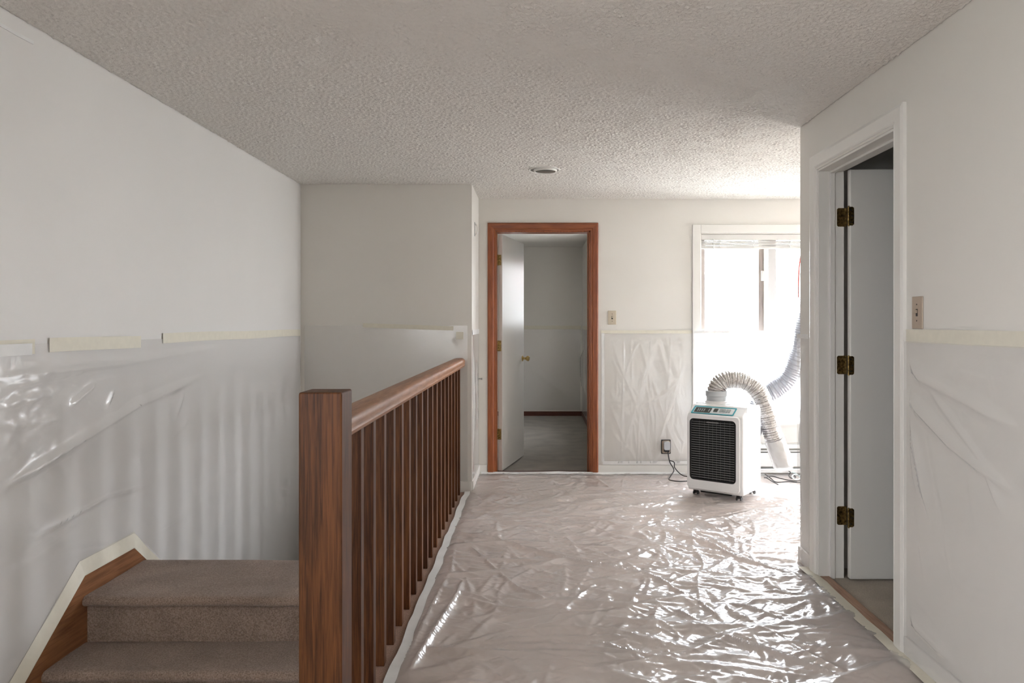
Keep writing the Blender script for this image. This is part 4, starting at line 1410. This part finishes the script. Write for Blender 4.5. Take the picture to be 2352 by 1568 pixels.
# outlet plate and grey collar on the top
colc = (-0.094, 0.075)
MB().prism(rrect(colc[0] - 0.125, colc[0] + 0.145, colc[1] - 0.105, colc[1] + 0.095, 0.03, 6), 'z', ZT - 0.004, ZT + 0.005).build('top_plate', 'unit_white', ac, local=True, bevel=0.002)
MB().lathe([(0.082, ZT + 0.003), (0.082, ZT + 0.014), (0.077, ZT + 0.018)], (colc[0], colc[1], 0), 'z', 40).build('collar_base', 'unit_white', ac, smooth=True, local=True)
MB().lathe([(0.072, ZT + 0.016), (0.074, ZT + 0.050), (0.079, ZT + 0.054), (0.080, ZT + 0.088), (0.076, ZT + 0.092), (0.062, ZT + 0.092)], (colc[0], colc[1], 0), 'z', 40).build('collar', 'unit_grey', ac, smooth=True, local=True)
# casters
for (xx, yy_) in ((-0.165, -0.130), (0.165, -0.130), (-0.165, 0.125), (0.165, 0.125)):
    cs = MB().prism([(yy_ - 0.022, 0.043), (yy_ + 0.022, 0.043), (yy_ + 0.020, 0.014), (yy_ + 0.006, 0.006), (yy_ - 0.010, 0.020)], 'x', xx - 0.013, xx + 0.013).build('caster', 'rubber_black', ac, local=True)
    MB().lathe([(0.016, -0.019), (0.018, -0.016), (0.018, -0.013), (0.016, -0.012)], (xx, yy_ + 0.006, 0.007), 'x', 18).lathe([(0.016, 0.012), (0.018, 0.013), (0.018, 0.016), (0.016, 0.019)], (xx, yy_ + 0.006, 0.007), 'x', 18).build('wheel', 'rubber_black', cs, smooth=True, local=True)
MB().box(-0.12, 0.12, -0.15, 0.14, 0.022, 0.040).build('drip_tray', 'unit_black', ac, local=True, bevel=0.004)


def ac_world(x, y, z):
    return (AC[0] + x * math.cos(arot) - y * math.sin(arot), AC[1] + x * math.sin(arot) + y * math.cos(arot), z + 0.02)


def duct_radius(r, pitch, depth, seed):
    def f(s, a):
        w = abs(math.sin(math.pi * s / pitch))
        cr_ = 0.0022 * math.sin(a * 5 + s * 61 + seed) * math.sin(a * 3 - s * 37)
        return r - depth * (1 - w) + cr_
    return f


# silver foil duct: out of the collar, over and down to its bagged end
c0 = ac_world(colc[0], colc[1], ZT + 0.075)
d1 = thing('foil_duct', c0, 'silver foil duct arching from the air conditioner collar to a plastic bagged end', 'duct')
path = [c0, (c0[0] + 0.003, c0[1], c0[2] + 0.030), (c0[0] + 0.022, c0[1] - 0.002, c0[2] + 0.066), (c0[0] + 0.070, c0[1] - 0.004, c0[2] + 0.095), (c0[0] + 0.140, c0[1] - 0.006, c0[2] + 0.101),
        (c0[0] + 0.215, c0[1] - 0.008, c0[2] + 0.085), (c0[0] + 0.285, c0[1] - 0.012, c0[2] + 0.040), (c0[0] + 0.338, c0[1] - 0.015, c0[2] - 0.040), (1.730, 5.702, 0.59), (1.764, 5.702, 0.47), (1.785, 5.705, 0.41)]
endp = [(1.785, 5.705, 0.41), (1.812, 5.712, 0.335), (1.845, 5.722, 0.255), (1.862, 5.73, 0.200)]
sp = smooth_path(path, 22)
# resample evenly so that every corrugation has the same rings


def resample(P, step):
    out, acc = [P[0]], 0.0
    for i in range(1, len(P)):
        a, b = P[i - 1], P[i]
        l = (b - a).length
        while acc + l >= step:
            t = (step - acc) / l
            a = a.lerp(b, t)
            out.append(a)
            l = (b - a).length
            acc = 0.0
        acc += l
    return out


sp = resample(sp, 0.0036)
MB().tube(sp, duct_radius(0.070, 0.0165, 0.010, 1.0), 28, cap=False).build('corrugated_tube', 'foil', d1, smooth=False)
sp2 = resample(smooth_path(endp, 22), 0.0036)
MB().tube(sp2[:58], duct_radius(0.067, 0.0165, 0.008, 2.0), 28, cap=True).build('corrugated_end', 'foil', d1)
bagp = [Vector((1.783, 5.704, 0.415))] + [Vector(p) for p in resample(smooth_path(endp + [(1.868, 5.733, 0.170)], 16), 0.008)]


def bag_r(s, a):
    tot = 0.275
    k = min(1.0, max(0.0, (tot - s) / 0.055))
    return (0.0755 + 0.0035 * math.sin(a * 7 + s * 40) * math.sin(s * 55 + a)) * math.sqrt(max(0.02, k * (2 - k)))


MB().tube(bagp, bag_r, 32, cap=True).build('bag', 'film_bag', d1, smooth=True)

# pale duct: from the back of the unit up towards the top of the window
d2 = thing('pale_duct', ac_world(0.10, 0.19, 0.42), 'pale blue white flexible duct hanging up beside the window behind the foil duct', 'duct')
a0 = ac_world(0.10, 0.200, 0.42)
a1 = ac_world(0.10, 0.270, 0.44)
P2 = [a0, a1, (1.745, 6.03, 0.56), (1.800, 6.060, 0.690), (1.890, 6.05, 0.750), (1.99, 6.03, 0.835), (2.060, 6.01, 1.00), (2.100, 6.0, 1.20), (2.145, 6.0, 1.42), (2.200, 6.01, 1.60), (2.27, 6.08, 1.72)]
sp = resample(smooth_path(P2, 22), 0.0040)
MB().tube(sp, duct_radius(0.078, 0.018, 0.006, 4.0), 28, cap=True).build('corrugated_tube', 'duct_pale', d2)
rc = thing('red_cord', (2.065, 6.0, 1.48), 'thin red cord stretched up from the pale duct by the window', 'cord')
MB().tube(smooth_path([(2.062, 5.99, 1.475), (2.066, 5.995, 1.62), (2.078, 6.0, 1.76), (2.14, 6.10, 1.95), (2.20, 6.20, H)], 6), 0.0045, 8).build('strand', 'red_cord', rc, smooth=True)

# power cord from the outlet to the unit, looped on the sheet
pc = thing('power_cord', (1.12, 6.2, 0.02), 'black power cord looping from the outlet to the air conditioner', 'cord')
cz = 0.030
MB().tube(smooth_path([(1.104, YF - 0.036, 0.198), (1.108, YF - 0.05, 0.150), (1.118, YF - 0.06, 0.11), (1.135, 6.27, 0.065), (1.09, 6.18, cz), (1.06, 6.05, cz), (1.13, 5.99, cz), (1.24, 6.02, cz), (1.34, 6.02, cz), (1.42, 5.93, 0.045), (1.44, 5.82, 0.08)], 10), 0.0045, 8).build('cable', 'cable_black', pc, smooth=True)
MB().tube(smooth_path([(1.116, YF - 0.055, 0.13), (1.15, YF - 0.06, 0.115), (1.15, 6.30, 0.075), (1.20, 6.22, cz), (1.28, 6.18, cz), (1.36, 6.14, cz), (1.43, 6.03, cz), (1.46, 5.88, cz + 0.02)], 10), 0.0042, 8).build('cable', 'cable_black', pc, smooth=True)

# tangle of leads on the floor to the right of the unit
def floor_lead(label, pts, r, mat, cat='cable'):
    P = [(fpx(px, py, 0.03)[0], fpx(px, py, 0.03)[1], z) for px, py, z in pts]
    t = thing('floor_cable', (P[0][0], P[0][1], 0.02), label, cat, group='leads on the floor beside the air conditioner')
    MB().tube(smooth_path(P, 8), r, 8).build('cable', mat, t, smooth=True)
    return t


floor_lead('thick black lead lying along the foot of the heater', [(1756, 1081, 0.034), (1785, 1082, 0.034), (1815, 1082, 0.036), (1838, 1081, 0.034), (1870, 1083, 0.034)], 0.006, 'cable_black')
floor_lead('black lead crossing the floor sheet towards the alcove wall', [(1757, 1089, 0.032), (1770, 1099, 0.034), (1783, 1108, 0.034), (1810, 1107, 0.034), (1838, 1109, 0.034), (1880, 1110, 0.034)], 0.0042, 'cable_black')
floor_lead('short black lead with a free end on the bright floor sheet', [(1756, 1097, 0.032), (1762, 1102, 0.044), (1775, 1107, 0.034), (1787, 1113, 0.032)], 0.0042, 'cable_black')
floor_lead('black lead with a loop in front of the heater', [(1757, 1101, 0.044), (1772, 1098, 0.046), (1795, 1100, 0.034), (1820, 1105, 0.034), (1845, 1104, 0.034)], 0.0040, 'cable_black')
floor_lead('black lead curling in a tight loop below the bagged duct end', [(1805, 1084, 0.045), (1815, 1088, 0.046), (1812, 1094, 0.036), (1818, 1099, 0.034), (1828, 1097, 0.034), (1824, 1093, 0.036), (1832, 1090, 0.036), (1850, 1092, 0.034)], 0.0042, 'cable_black')
floor_lead('pale green white lead coiled below the bagged duct end', [(1818, 1090, 0.050), (1830, 1093, 0.046), (1838, 1099, 0.036), (1828, 1102, 0.034), (1819, 1099, 0.046), (1826, 1095, 0.050), (1845, 1097, 0.036)], 0.0045, 'cable_pale')

# shrub outside, just showing past the window frame
sb = thing('garden_shrub', (5.4, 27.5, -2.8), 'bare pale shrub standing beyond the house wing', 'shrub')
rs_ = random.Random(5)
for k in range(14):
    a, l = rs_.uniform(0, 6.28), rs_.uniform(3.6, 5.4)
    MB().tube(smooth_path([(5.4, 27.5, -2.8), (5.4 + 0.3 * math.cos(a), 27.5 + 0.3 * math.sin(a), -2.8 + l * 0.5), (5.4 + 0.8 * math.cos(a), 27.5 + 0.8 * math.sin(a), -2.8 + l)], 4), 0.035, 5).build('branch', 'bush', sb)
